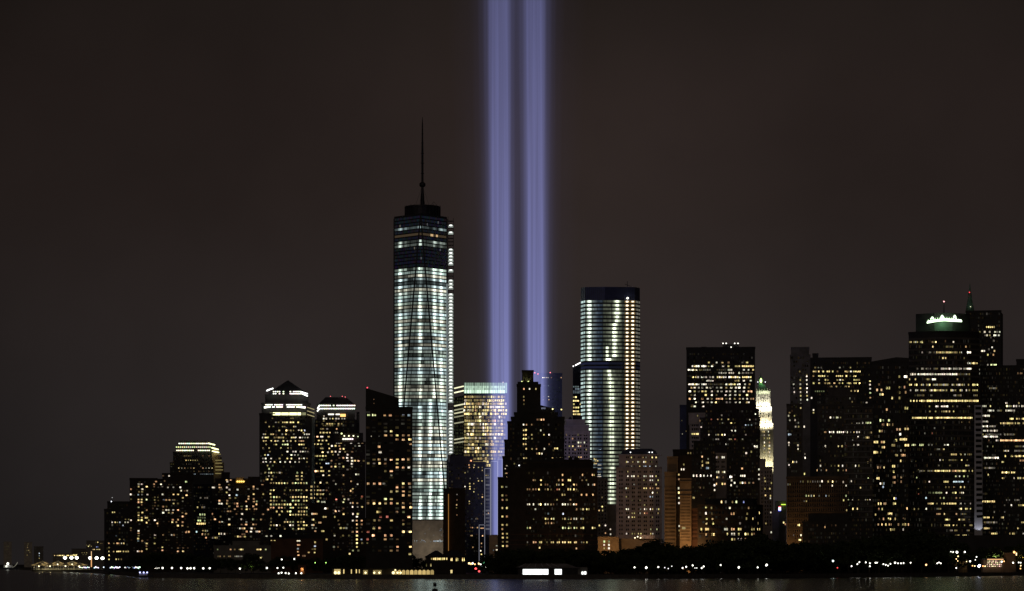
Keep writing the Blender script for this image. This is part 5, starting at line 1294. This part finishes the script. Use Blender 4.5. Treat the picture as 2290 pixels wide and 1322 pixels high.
# ------------------------------------------------------------------ lamps along the water
def globe(size):
    v, f = lathe(0, 0, [(size * .35, -size), (size * .9, -size * .4), (size, 0), (size * .9, size * .5), (size * .3, size)], 8)
    me = bpy.data.meshes.new("lamp_globe"); me.from_pydata(v, [], f); set_glow(me, [(1, 1, 1)] * len(f)); me.materials.append(EML); return me
GL = {s: globe(s) for s in (.45, .6, .8, 1.1)}
v, f = join([lathe(0, 0, [(.22, 0), (.1, .15), (.07, .2), (.06, 1.0)], 6)])
POST = bpy.data.meshes.new("post"); POST.from_pydata(v, [], f); POST.materials.append(MATS["dark_metal"])
def lamp(px, py, D, size, col, label, group, name="park_lamp", lit=0):
    if D is None: D = shore_d(px) + 22
    z = wz(py, D)
    R = thing(name, label, "street lamp", (wx(px, D), D, GROUND), group)
    p = bpy.data.objects.new("post", POST); hgt = max(.6, z - GROUND - size); p.scale = (1.4, 1.4, hgt); link(p, R)
    g_ = bpy.data.objects.new("lamp_globe", GL[size]); g_.location = (0, 0, z - GROUND); g_.color = (*col, 1); link(g_, R)
    if lit:
        l = bpy.data.lights.new("lamp_light", 'POINT'); l.energy = lit; l.color = tuple(c / max(col) for c in col); l.shadow_soft_size = size
        o = bpy.data.objects.new("lamp_light", l); o.location = (0, 0, z - GROUND); link(o, R); g_.visible_shadow = True
    return R
WHT = (3.2, 3.1, 2.7); COOL = (2.6, 2.8, 3.2); ORG = (3.2, 1.5, .5); AMB = (3.0, 2.2, 1.0)
def z2(o, s, a): return [(o[0] + x / s, o[1] + y / s) for x, y in a]
L1_ = "white globe lamp on a thin post among the park trees"
for i, (px, py) in enumerate(z2((1150, 1180), 3.817, ((1027, 340), (1127, 342), (1230, 337), (1437, 345), (1468, 335), (1523, 323), (1600, 345), (1617, 332), (1762, 320), (1917, 340), (2078, 340), (2155, 318), (2150, 324)))):
    lamp(px, py, None, .8 if i in (1, 9, 11) else .6, tuple(c * (1.4 if i == 1 else 1) for c in WHT), L1_, "white lamps among the park trees", lit=260)
for px, py in z2((1150, 1180), 3.817, ((1285, 342), (1315, 350), (1345, 330), (1543, 345), (1558, 345))):
    lamp(px, py, None, .45, (1.4, 1.4, 1.3), "small dim lamp among the park trees", "dim lamps among the park trees")
for px, py in z2((1150, 1180), 3.817, ((720, 288), (738, 296), (750, 300), (758, 292), (823, 302), (1358, 330))):
    lamp(px, py, 2085, .45, (1.5, .7, .3), "small orange lamp glimpsed between park trees", "orange lamps between the park trees")
for i, (px, py) in enumerate(z2((1690, 1180), 3.817, ((660, 285), (818, 330), (868, 312), (885, 295), (940, 297), (975, 305), (975, 330), (1022, 300), (1035, 300), (1090, 312), (1110, 318), (1130, 325), (1150, 310), (1190, 300), (1215, 305), (1240, 305), (1262, 303), (1322, 300), (1550, 305), (1580, 305), (1565, 298), (1712, 345)))):
    lamp(px, py, None, .8 if i in (0, 13) else .6, WHT if i else (2.6, 3.2, 3.0), "bright lamp in the cluster along the park promenade" if i else "cool white lamp lighting tall trunks at the park edge", "lamp cluster on the park promenade" if i else None, lit=900 if i == 0 else (260 if i % 3 == 0 else 0))
lamp(1690 + 1455 / 3.817, 1180 + 318 / 3.817, None, .8, (3.4, 1.8, .8), "single orange lamp between the park and the ferry landing", None)
lamp(1690 + 698 / 3.817, 1180 + 343 / 3.817, 2160, .45, (2.5, .2, .2), "small red channel light at the seawall", None, "channel_light")
for px, py in z2((600, 1180), 3.817, ((115, 272), (222, 268), (78, 345), (128, 342))):
    lamp(px, py, 2120, .6, WHT, "white lamp on the lawn before the brick apartment house", "lamps on the lawn")
for px, py in z2((600, 1180), 3.817, ((88, 390), (113, 385), (148, 388), (175, 392), (236, 390), (282, 390))):
    lamp(px, py, 1985, .6, WHT, "low white lamp on the seawall below the lawn", "low lamps on the seawall")
for px, py in z2((600, 1180), 3.817, ((400, 300), (492, 300))):
    lamp(px, py, 2130, .45, (1.2, 2.4, .5), "green tinted lamp under the promenade trees", "green lamps under the trees")
for px, py in z2((0, 1180), 3.817, ((1388, 345), (1468, 345), (1547, 345), (1600, 348), (1626, 347), (1657, 347), (1735, 348), (1790, 347), (2048, 350), (2278, 345))):
    lamp(px, py, 2235, .8, WHT, "white lamp spaced along the western promenade", "lamps spaced along the western promenade")
for i in range(46):
    x = 680 + i * 11.4
    if 770 < x < 800 or 840 < x < 880 or 1030 < x < 1060: continue
    lamp(x / 3.817, 1180 + (338 + (i % 3) * 2.5) / 3.817, 3200 - (x - 680) * 1.75, .6 if i % 4 else .8, tuple(c * rt.uniform(.5, 1) for c in COOL), "lamp in the close set row on the boat basin quay", "lamps in a close row on the quay")
for i in range(5): lamp((1310 + i * 11) / 3.817, 1180 + 345 / 3.817, 2290, .6, WHT, "lamp in the short tight row at the promenade's end", "short tight row of lamps")
for i, (px, py) in enumerate(z2((0, 1180), 3.817, ((555, 258), (610, 258), (655, 258), (770, 260), (825, 260), (875, 262)))):
    R = lamp(px, py, 3900, 1.1, (6, 6, 5), "dazzling white floodlight behind the tents", "floodlights behind the tents", "flood_lamp")
    next(c for c in R.children if c.name.startswith('lamp_globe')).scale = (2.4, 1.3, 2.0)
# mast; its floodlighting is put in as self-glowing sections
M_ = thing("flag_mast", "orange lit mast rising above the quay lamps", "mast", (wx(780 / 3.817, 3250), 3250, GROUND)); ml = tuple(M_.location)
k_ = 3250 / F
for z0_, z1_, r_, c in ((wz(1268, 3250), wz(1246, 3250), .8, (.9, .45, .18)), (wz(1246, 3250), wz(1233, 3250), .5, (1.1, .7, .35))):
    v, f = box_between((ml[0], 3250, z0_), (ml[0], 3250, z1_), r_); o = mesh_obj("mast_section", v, f, EM, M_, ml); set_glow(o.data, [c] * len(f))
v, f = lathe(ml[0], 3251, [(.5, GROUND), (.25, wz(1231, 3250))], 6); mesh_obj("pole", v, f, "dark_metal", M_, ml)
v, f = box_between((ml[0] - 4, 3251, wz(1240, 3250)), (ml[0] + 4, 3251, wz(1240, 3250)), .15); mesh_obj("crossarm", v, f, "dark_metal", M_, ml)

# peaked tents lit from inside
def tent(px, ypeak, half, ybase, D, row):
    k = D / F; hw = half * k; zp = wz(ypeak, D); ze = zp - 5.2 * k * 1.3; zg = wz(ybase, D)
    R = thing("peaked_tent", "pale peaked tent glowing yellow on the far quay" if row else "taller peaked tent glowing yellow in the rear row on the quay", "tent", (wx(px, D), D, zg), "front tents on the quay" if row else "rear tents on the quay")
    V = [(-hw, -hw, ze - zg), (hw, -hw, ze - zg), (hw, hw, ze - zg), (-hw, hw, ze - zg)]
    V += [(-hw * .35, -hw * .35, (ze * .55 + zp * .45) - zg), (hw * .35, -hw * .35, (ze * .55 + zp * .45) - zg), (hw * .35, hw * .35, (ze * .55 + zp * .45) - zg), (-hw * .35, hw * .35, (ze * .55 + zp * .45) - zg), (0, 0, zp - zg)]
    mesh_obj("canopy", V, [(i, (i + 1) % 4, 4 + (i + 1) % 4, 4 + i) for i in range(4)] + [(4 + i, 4 + (i + 1) % 4, 8) for i in range(4)], "canvas", R)
    for i, (u, w) in enumerate(((-1, -1), (1, -1), (1, 1), (-1, 1))):
        v, f = box_between((u * hw, w * hw, 0), (u * hw, w * hw, ze - zg), .18); mesh_obj("pole", v, f, "white_trim", R)
        v, f = box_between((u * hw, w * hw, ze - zg + .1), (u * hw * .35, w * hw * .35, (ze * .55 + zp * .45) - zg + .1), .14); o = mesh_obj("light_string", v, f, EM, R); set_glow(o.data, [(.75, .5, .18)] * len(f))
    v, f = box_between((-hw, -hw - .2, ze - zg), (hw, -hw - .2, ze - zg), .16); o = mesh_obj("light_string", v, f, EM, R); set_glow(o.data, [(.6, .42, .15)] * len(f))
    v, f = lathe(0, -hw * .4, [(.5, ze - zg - 2.4), (1.0, ze - zg - 1.8), (.9, ze - zg - 1.0), (.3, ze - zg - .4)], 8); o = mesh_obj("tent_lamp", v, f, EM, R); set_glow(o.data, [(3, 2.6, 1.6)] * len(f))
    l = bpy.data.lights.new("tent_light", 'POINT'); l.energy = 4200; l.color = (1, .78, .4); l.shadow_soft_size = .8
    o = bpy.data.objects.new("tent_light", l); o.location = (0, 0, ze - zg - 1.2); link(o, R)
for px in (95, 129.7, 162): tent(px, 1253.5, 11, 1274, 3950, 0)
for px in (88, 113, 147.5, 178): tent(px, 1257.5, 14.5, 1275, 3850, 1)
QY = thing("tent_quay", "low quay rail dotted with warm lamps under the tents", "quay", (wx(130, 3820), 3820, 0)); ql = tuple(QY.location)
v, f = abox(wx(76, 3820), wx(205, 3820), 3800, 3990, -2, wz(1275, 3820)); mesh_obj("deck", v, f, "seawall_stone", QY, ql)
for i in range(60):
    x = 82 + i * 2.0
    v, f = box_between((wx(x, 3801), 3801, wz(1274.8, 3801)), (wx(x, 3801), 3801, wz(1273.2 - rt.uniform(0, 3.5) * (x < 180), 3801)), .2); o = mesh_obj("rail_light", v, f, EM, QY, ql); e_ = rt.uniform(.15, .7); set_glow(o.data, [(e_, e_ * .85, e_ * .4)] * len(f))

# ------------------------------------------------------------------ pier house, arcade, terminal
PD = 2010
B = building("PIER", "pier_house", "dark gabled pier house with a row of bright upper windows", "dark_brick", (952, 1042, 1246, None, PD, 22), indiv=True)
def hip_roof(B, x0, x1, xr0, xr1, ybase, yridge, D, depth, name="hipped_roof"):
    a, b, n = facing(x0, x1, D); r0, r1, _ = facing(xr0, xr1, D); z0_, z1_ = wz(ybase, D), wz(yridge, D)
    V = [(p.x, p.y, z0_) for p in (a - n, b - n, b + n * depth, a + n * depth)] + [(p.x, p.y, z1_) for p in (r0 + n * depth * .5, r1 + n * depth * .5)]
    return mesh_obj(name, V, [(0, 1, 5, 4), (1, 2, 5), (2, 3, 4, 5), (3, 0, 4), (3, 2, 1, 0)], "roof_slate", B.root, B.loc)
hip_roof(B, 949, 1000, 973, 978, 1246, 1231, PD, 22); hip_roof(B, 990, 1046, 1008, 1022, 1246.2, 1231, PD + 1, 22)
lights((600, 1180), 3.817, "265: 1395y 1413yb 1428yb 1443yb 1458yb 1473yb 1488yb 1503yb 1522yb", 3.4, 7.0, 4, only="PIER")
lights((600, 1180), 3.817, "272: 1560yb 1570yb 1605yb 1620yb 1658yb 1670yb; 320: 1350d 1388y; 375: 1560yb 1568yb", 2.5, 8.4, 4, only="PIER")
def finish_one(B):
    for (p, e, z, w, h, c) in B.singles:
        o = bpy.data.objects.new("window", random.choice(PANES)); o.location = (p.x - B.loc[0], p.y - B.loc[1], z - B.loc[2])
        o.rotation_euler = (0, 0, math.atan2(e.y, e.x)); o.scale = (w, 1, h); o.color = (*c, 1); link(o, B.root)
finish_one(B)
for x in (957, 965, 1012, 1024, 1036): 
    v, f = abox(wx(x, PD), wx(x + 1.4, PD), PD - .25, PD, GROUND, wz(1247, PD)); mesh_obj("pilaster", v, f, "dark_brick", B.root, B.loc)
# arcade
AD = 1990
AR = bare("ARC", "waterfront_arcade", "long low arcade with a row of glowing yellow arches beside the pier house", "building", 925, AD, "tan_brick")
v, f = abox(wx(742, AD), wx(969, AD), AD + 2.2, AD + 9, GROUND - .3, wz(1272.4, AD)); mesh_obj("rear_wall", v, f, "dark_brick", AR.root, AR.loc)
v, f = abox(wx(741, AD), wx(970, AD), AD - .6, AD + 9.6, wz(1272.4, AD) + .01, wz(1270.6, AD)); mesh_obj("flat_roof", v, f, "roof_slate", AR.root, AR.loc)
for i in range(10):
    xc = 600 + (1085 + i * 34.8) / 3.817; k = AD / F; w = 3.8 * k
    z0_, z1_ = wz(1285, AD), wz(1274.5, AD)
    V, Fc = [], []
    N = 8
    # spandrel wall with an arched opening
    outl = [(-4.55 * k, z0_), (-4.55 * k, wz(1271.6, AD)), (4.55 * k, wz(1271.6, AD)), (4.55 * k, z0_)]
    arcp = [(-w * math.cos(math.pi * j / N), z1_ - w * .9 + w * .9 * math.sin(math.pi * j / N)) for j in range(N + 1)]
    X = wx(xc, AD)
    ring = [(-4.55 * k, z0_)] + [(-4.55 * k, wz(1271.6, AD))] + [(4.55 * k, wz(1271.6, AD))] + [(4.55 * k, z0_), (w, z0_)] + [(x_, z_) for x_, z_ in reversed(arcp)] + [(-w, z0_)]
    m_ = len(ring); V = [(X + x_, AD - .3, z_) for x_, z_ in ring] + [(X + x_, AD + .5, z_) for x_, z_ in ring]
    Fc = [tuple(range(m_)), tuple(range(2 * m_ - 1, m_ - 1, -1))] + [(j, m_ + j, m_ + (j + 1) % m_, (j + 1) % m_) for j in range(m_)]
    mesh_obj("arch", V, Fc, "dark_brick", AR.root, AR.loc)
    pane = [(x_ * .96, z_) for x_, z_ in [(-w, z0_)] + arcp + [(w, z0_)]]
    V = [(X + x_, AD + 1.2, z_) for x_, z_ in pane]; e_ = rt.uniform(.4, .85)
    o = mesh_obj("arched_window", V, [tuple(range(len(V)))], EM, AR.root, AR.loc); o.data.materials[0] = EML; set_glow(o.data, [(e_, e_ * .72, e_ * .26)])
    for q in (-.33, .33):
        v, f = box_between((X + q * w, AD + 1.0, z0_), (X + q * w, AD + 1.0, z1_), .1); mesh_obj("mullion", v, f, "dark_brick", o, (0, 0, 0)).location = (-AR.loc[0], -AR.loc[1], -AR.loc[2])
for i, (px, py, s_) in enumerate(((817.5, 1281, .8), (837, 1281, .8), (848.5, 1281, .8), (879.5, 1281, 1.1), (889, 1281, .8), (896, 1281, .8), (750, 1281, 1.1), (757.5, 1281, 1.1), (884, 1275, .6))):
    o = bpy.data.objects.new("arcade_lamp", GL[s_]); o.location = (wx(px, AD - .8) - AR.loc[0], -.8, wz(py, AD - .8) - AR.loc[2]); o.color = (2.2, 1.8, .9, 1); link(o, AR.root)
for (x0, x1, y0, y1, e_) in ((747, 761, 1273, 1286, .55), (767.5, 769.5, 1273.5, 1283, 1.1), (784.5, 786.5, 1273.5, 1283, .9), (795.5, 797.5, 1273.5, 1282, 1.2), (802.5, 804, 1273.5, 1282, .9), (812, 822, 1275, 1286, .25), (834, 853, 1275, 1286, .2)):
    v, f = abox(wx(x0, AD), wx(x1, AD), AD + 1.9, AD + 2.15, wz(y1, AD), wz(y0, AD)); o = mesh_obj("window", v, f, EM, AR.root, AR.loc); set_glow(o.data, [(e_, e_ * .75, e_ * .3)] * 6)
AG = thing("stone_arch", "small stone arch glowing orange inside on the lawn edge", "arch", (wx(675.5, 2030), 2030, GROUND)); al = tuple(AG.location)
k = 2030 / F
ring = [(-9 * k, 0), (-9 * k, 7.5), (9 * k, 7.5), (9 * k, 0), (4.5 * k, 0)] + [(4.5 * k * math.cos(math.pi * j / 8), 3.2 + 2.2 * math.sin(math.pi * j / 8)) for j in range(9)] + [(-4.5 * k, 0)]
m_ = len(ring); V = [(x_, -.4, z_) for x_, z_ in ring] + [(x_, 1.2, z_) for x_, z_ in ring]
mesh_obj("arch_wall", V, [tuple(range(m_)), tuple(range(2 * m_ - 1, m_ - 1, -1))] + [(j, m_ + j, m_ + (j + 1) % m_, (j + 1) % m_) for j in range(m_)], "red_brick", AG)
v, f = abox(-5 * k, 5 * k, 2.0, 2.3, 0, 5.6); mesh_obj("back_wall", v, f, "tan_brick", AG)
l = bpy.data.lights.new("arch_light", 'POINT'); l.energy = 260; l.color = (1, .5, .2); l.shadow_soft_size = .3
o = bpy.data.objects.new("arch_light", l); o.location = (0, .7, 4.4); link(o, AG)
# ferry terminal
TD = 1985
T = bare("TERM", "ferry_landing_hall", "low dark hall with long brilliant white window walls facing the water", "building", 1222, TD, "grey_concrete")
v, f = abox(wx(1158, TD), wx(1292, TD), TD, TD + 16, GROUND - .5, wz(1268, TD)); mesh_obj("wall", v, f, "dark_granite", T.root, T.loc)
a = [wx(x_, TD) for x_ in (1152, 1176, 1268, 1297)]
zl, zh = wz(1269, TD), wz(1260.5, TD)
V = [(a[0], TD - 1.5, zl), (a[3], TD - 1.5, wz(1271, TD)), (a[3], TD + 17, wz(1271, TD)), (a[0], TD + 17, zl), (a[1], TD + 7, zh), (a[2], TD + 7, zh)]
mesh_obj("sloping_roof", V, [(0, 1, 5, 4), (1, 2, 5), (2, 3, 4, 5), (3, 0, 4), (3, 2, 1, 0)], "grey_concrete", T.root, T.loc)
for i in range(6):
    t_ = i / 5
    p0 = (a[0] + 3 + (a[3] - a[0]) * .62 * t_, TD - 1.3, zl + .15); p1 = (a[1] + (a[2] - a[1]) * .62 * t_, TD + 6.9, zh + .12)
    v, f = box_between(p0, p1, .16); mesh_obj("roof_rib", v, f, "white_trim", T.root, T.loc)
for (x0, x1, n_) in ((1169, 1226.3, 12), (1240.5, 1256.3, 3)):
    for i in range(n_):
        xa = x0 + (x1 - x0) * i / n_ + .15; xb = x0 + (x1 - x0) * (i + 1) / n_ - .15
        v, f = abox(wx(xa, TD), wx(xb, TD), TD - .25, TD - .05, wz(1285.6, TD), wz(1273, TD)); o = mesh_obj("window", v, f, EML, T.root, T.loc); e_ = rt.uniform(1.6, 2.4); set_glow(o.data, [(e_ * .96, e_, e_ * .98)] * 6)
for x0, y0 in ((1300.5, 1278.5), (1306.5, 1278)):
    v, f = abox(wx(x0, TD), wx(x0 + 4.6, TD), TD - .25, TD - .05, wz(y0 + 7.4, TD), wz(y0, TD)); o = mesh_obj("window", v, f, EML, T.root, T.loc); set_glow(o.data, [(1.7, 1.75, 1.7)] * 6)
v, f = abox(wx(1292.2, TD), wx(1314, TD), TD, TD + 12, GROUND - .5, wz(1268.5, TD)); mesh_obj("end_bay", v, f, "grey_concrete", T.root, T.loc)
# floating barge in front of the hall
v, f = abox(wx(1150, TD), wx(1320, TD), TD - 70, TD - 2, -1.5, 2.2)

# street seen in the gap: lamps, traffic lights, cars
for px, py, c, s_ in ((1049, 1260, AMB, .8), (1053, 1261, ORG, .8), (1057, 1260, WHT, .8), (1071, 1260.5, AMB, .8), (1075, 1262, WHT, .6), (1080, 1262, WHT, .6), (1062, 1262, ORG, .6), (1090, 1262, WHT, .45), (1095, 1265, WHT, .45), (1101, 1260, WHT, .45), (1099, 1272, WHT, .45), (1111, 1267, WHT, .45), (1124, 1263, WHT, .45), (1086, 1268, WHT, .45), (1115, 1272, WHT, .45)):
    lamp(px, py, 2150 + rt.uniform(0, 60), s_, c, "street lamp in the busy street gap beside the pier house", "street lamps in the gap", "street_lamp")
lamp(1123.5, 1277, 2110, .8, (3.2, 1.3, .7), "orange lamp beside the dark hedge near the ferry hall", None, "street_lamp")
def signal(px, py, D, col, label):
    R = thing("traffic_signal", label, "traffic light", (wx(px, D), D, GROUND)); z = wz(py, D) - GROUND
    v, f = box_between((0, 0, 0), (0, 0, z + 1), .12); mesh_obj("pole", v, f, "dark_metal", R)
    v, f = abox(-.4, .4, -.35, .1, z - .9, z + 1.3); mesh_obj("housing", v, f, "dark_metal", R)
    v, f = lathe(0, -.7, [(.4, z - .7), (.9, z - .2), (.9, z + .3), (.4, z + .8)], 8); o = mesh_obj("signal_lens", v, f, EM, R); set_glow(o.data, [col] * len(f))
signal(1064, 1272, 2120, (3.2, .25, .25), "glowing red traffic signal in the street gap")
signal(1071.5, 1278, 2125, (2.0, .2, .2), "small lower red signal in the street gap")
signal(1081, 1258, 2130, (.25, 1.1, .5), "green glowing signal above the street gap lamps")
signal(1078.5, 1269, 2135, (.4, .9, 1.0), "bluish signal light in the street gap")

# ferry landing at the far right, terraces of small lights
FD = 2470
FL = bare("FERRY", "ferry_restaurant", "terraced waterside restaurant strung with rows of warm bulbs", "building", 2222, FD, "red_brick")
v, f = abox(wx(2200, FD), wx(2247, FD), FD, FD + 14, GROUND - .5, wz(1252, FD)); mesh_obj("wall", v, f, "brown_stone", FL.root, FL.loc)
v, f = abox(wx(2196, FD), wx(2250, FD), FD - 4, FD + 15, wz(1252, FD) + .01, wz(1249.5, FD)); mesh_obj("flat_roof", v, f, "roof_slate", FL.root, FL.loc)
v, f = abox(wx(2247.2, FD), wx(2272, FD), FD + 2, FD + 20, GROUND - .5, wz(1236, FD)); mesh_obj("side_wing", v, f, "brown_stone", FL.root, FL.loc)
v, f = box_between((wx(2208, FD - 4.3), FD - 4.3, wz(1251, FD)), (wx(2244, FD - 4.3), FD - 4.3, wz(1251, FD)), .5); o = mesh_obj("roof_edge_light", v, f, EM, FL.root, FL.loc); set_glow(o.data, [(1.3, .7, .3)] * len(f))
for r_ in range(4):
    for i in range(8):
        px = 2209 + i * 4.4 + rt.uniform(-1, 1); py = 1255 + r_ * 3.8
        o = bpy.data.objects.new("terrace_bulb", GL[.6]); o.location = (wx(px, FD - 2) - FL.loc[0], -2, wz(py, FD - 2) - FL.loc[2]); e_ = rt.uniform(.4, 2.2); o.color = (e_, e_ * rt.choice((.6, .85, .9)), e_ * .5, 1); o.scale = (1, 1, .7); link(o, FL.root)
FLL = [(1665, 210, WHT, .8), (1685, 208, WHT, .6), (1718, 210, WHT, 1.1), (1785, 208, WHT, .8), (1728, 245, AMB, .6), (1712, 268, AMB, .45), (1725, 285, AMB, .45), (1830, 288, WHT, .8), (1885, 250, WHT, .6), (1875, 275, WHT, .45), (1910, 325, (5, 5, 6), 1.1),
       (1905, 330, (5, 5, 6), 1.1), (1850, 325, ORG, .6), (1870, 328, AMB, .6), (1940, 328, ORG, .6), (1958, 330, AMB, .6), (2100, 292, WHT, .8), (2207, 210, ORG, 1.1), (2225, 220, AMB, .6), (2225, 232, AMB, .6), (2197, 300, WHT, .8), (2245, 298, WHT, .6), (2262, 300, WHT, .6), (2260, 350, ORG, .6), (2262, 325, AMB, .6), (2120, 288, ORG, .6), (1800, 290, AMB, .45)]
for x_, y_, c, s_ in FLL:
    lamp(1690 + x_ / 3.817, 1180 + y_ / 3.817, None, s_, c, "lamp on the bright ferry landing by the restaurant terraces", "lamps on the ferry landing")
street_light(2262, 1240, 2455, 700, (1, .5, .2)); street_light(2190, 1262, 2462, 800, (1, .8, .7)); street_light(2150, 1245, 2450, 1200, (1, .75, .3))
building("FB", "landing_shed", "small ochre shed lit by three bright roof lamps at the ferry landing", "tan_brick", (2128, 2163, 1238, None, 2468, 14), (2136, 2150, 1246, None, 2460, 6))

# ------------------------------------------------------------------ boats and buoy
def hull(R, L, W, Hh, mat="hull_paint", name="hull"):
    V = [(-L / 2, -W / 2, -.6), (L * .32, -W / 2, -.6), (L / 2, 0, -.6), (L * .32, W / 2, -.6), (-L / 2, W / 2, -.6),
         (-L / 2, -W / 2 - .2, Hh), (L * .30, -W / 2 - .2, Hh * 1.15), (L * .56, 0, Hh * 1.5), (L * .30, W / 2 + .2, Hh * 1.15), (-L / 2, W / 2 + .2, Hh)]
    return mesh_obj(name, V, [(i, (i + 1) % 5, 5 + (i + 1) % 5, 5 + i) for i in range(5)] + [(5, 6, 7, 8, 9), (4, 3, 2, 1, 0)], mat, R)
PB = thing("patrol_boat", "patrol boat with three blue white lights off the promenade", "boat", (wx(322, 2085), 2085, 0))
hull(PB, 14, 4, 1.6)
v, f = abox(-4, 2.5, -1.5, 1.5, 1.4, 3.8); mesh_obj("cabin", v, f, "white_trim", PB)
v, f = box_between((-1, 0, 3.8), (-1, 0, 7), .1); mesh_obj("mast", v, f, "dark_metal", PB)
for i, u in enumerate((-3.0, 0.0, 2.8)):
    o = bpy.data.objects.new("deck_light", GL[.6]); o.location = (u, -1.8, 4.3); o.color = (1.6, 1.7, 3.4, 1); link(o, PB)
FBt = thing("distant_boat", "far off boat with a white lamp and curved lit bow rail", "boat", (wx(24, 5200), 5200, 0))
hull(FBt, 40, 9, 4)
v, f = abox(-14, 4, -3, 3, 4, 9); mesh_obj("cabin", v, f, "white_trim", FBt)
o = bpy.data.objects.new("deck_light", GL[1.1]); o.location = (-5, -5, 12); o.scale = (2.2, 2.2, 2.2); o.color = (3, 3, 2.6, 1); link(o, FBt)
o = bpy.data.objects.new("deck_light", GL[1.1]); o.location = (-8, -5, 7); o.scale = (1.6, 1.6, 1.6); o.color = (2, 2, 1.6, 1); link(o, FBt)
for i in range(5):
    p = (4 + i * 2.2, -4, 5 + i * i * .42); q = (4 + (i + 1) * 2.2, -4, 5 + (i + 1) ** 2 * .42)
    v, f = box_between(p, q, .35); o = mesh_obj("bow_rail_light", v, f, EM, FBt); set_glow(o.data, [(.35, .33, .25)] * len(f))
BU = thing("channel_buoy", "black channel buoy with a square topmark silhouetted on the bright water", "buoy", (wx(972.5, 1030), 1030, 0))
v, f = lathe(0, 0, [(1.1, -.6), (1.25, .3), (1.1, .9), (.35, 1.2)], 14); mesh_obj("float", v, f, "dark_metal", BU)
for i in range(4):
    a_ = math.pi / 4 + i * math.pi / 2
    v, f = box_between((.5 * math.cos(a_), .5 * math.sin(a_), 1.0), (.42 * math.cos(a_), .42 * math.sin(a_), 2.2), .06); mesh_obj("leg", v, f, "dark_metal", BU)
v, f = lathe(0, 0, [(.62, 2.0), (.66, 2.1), (.66, 3.25), (.5, 3.4)], 12); mesh_obj("topmark", v, f, "dark_metal", BU)
v, f = lathe(0, 0, [(.12, 3.4), (.14, 3.7), (.05, 3.8)], 8); mesh_obj("lantern", v, f, "dark_metal", BU)
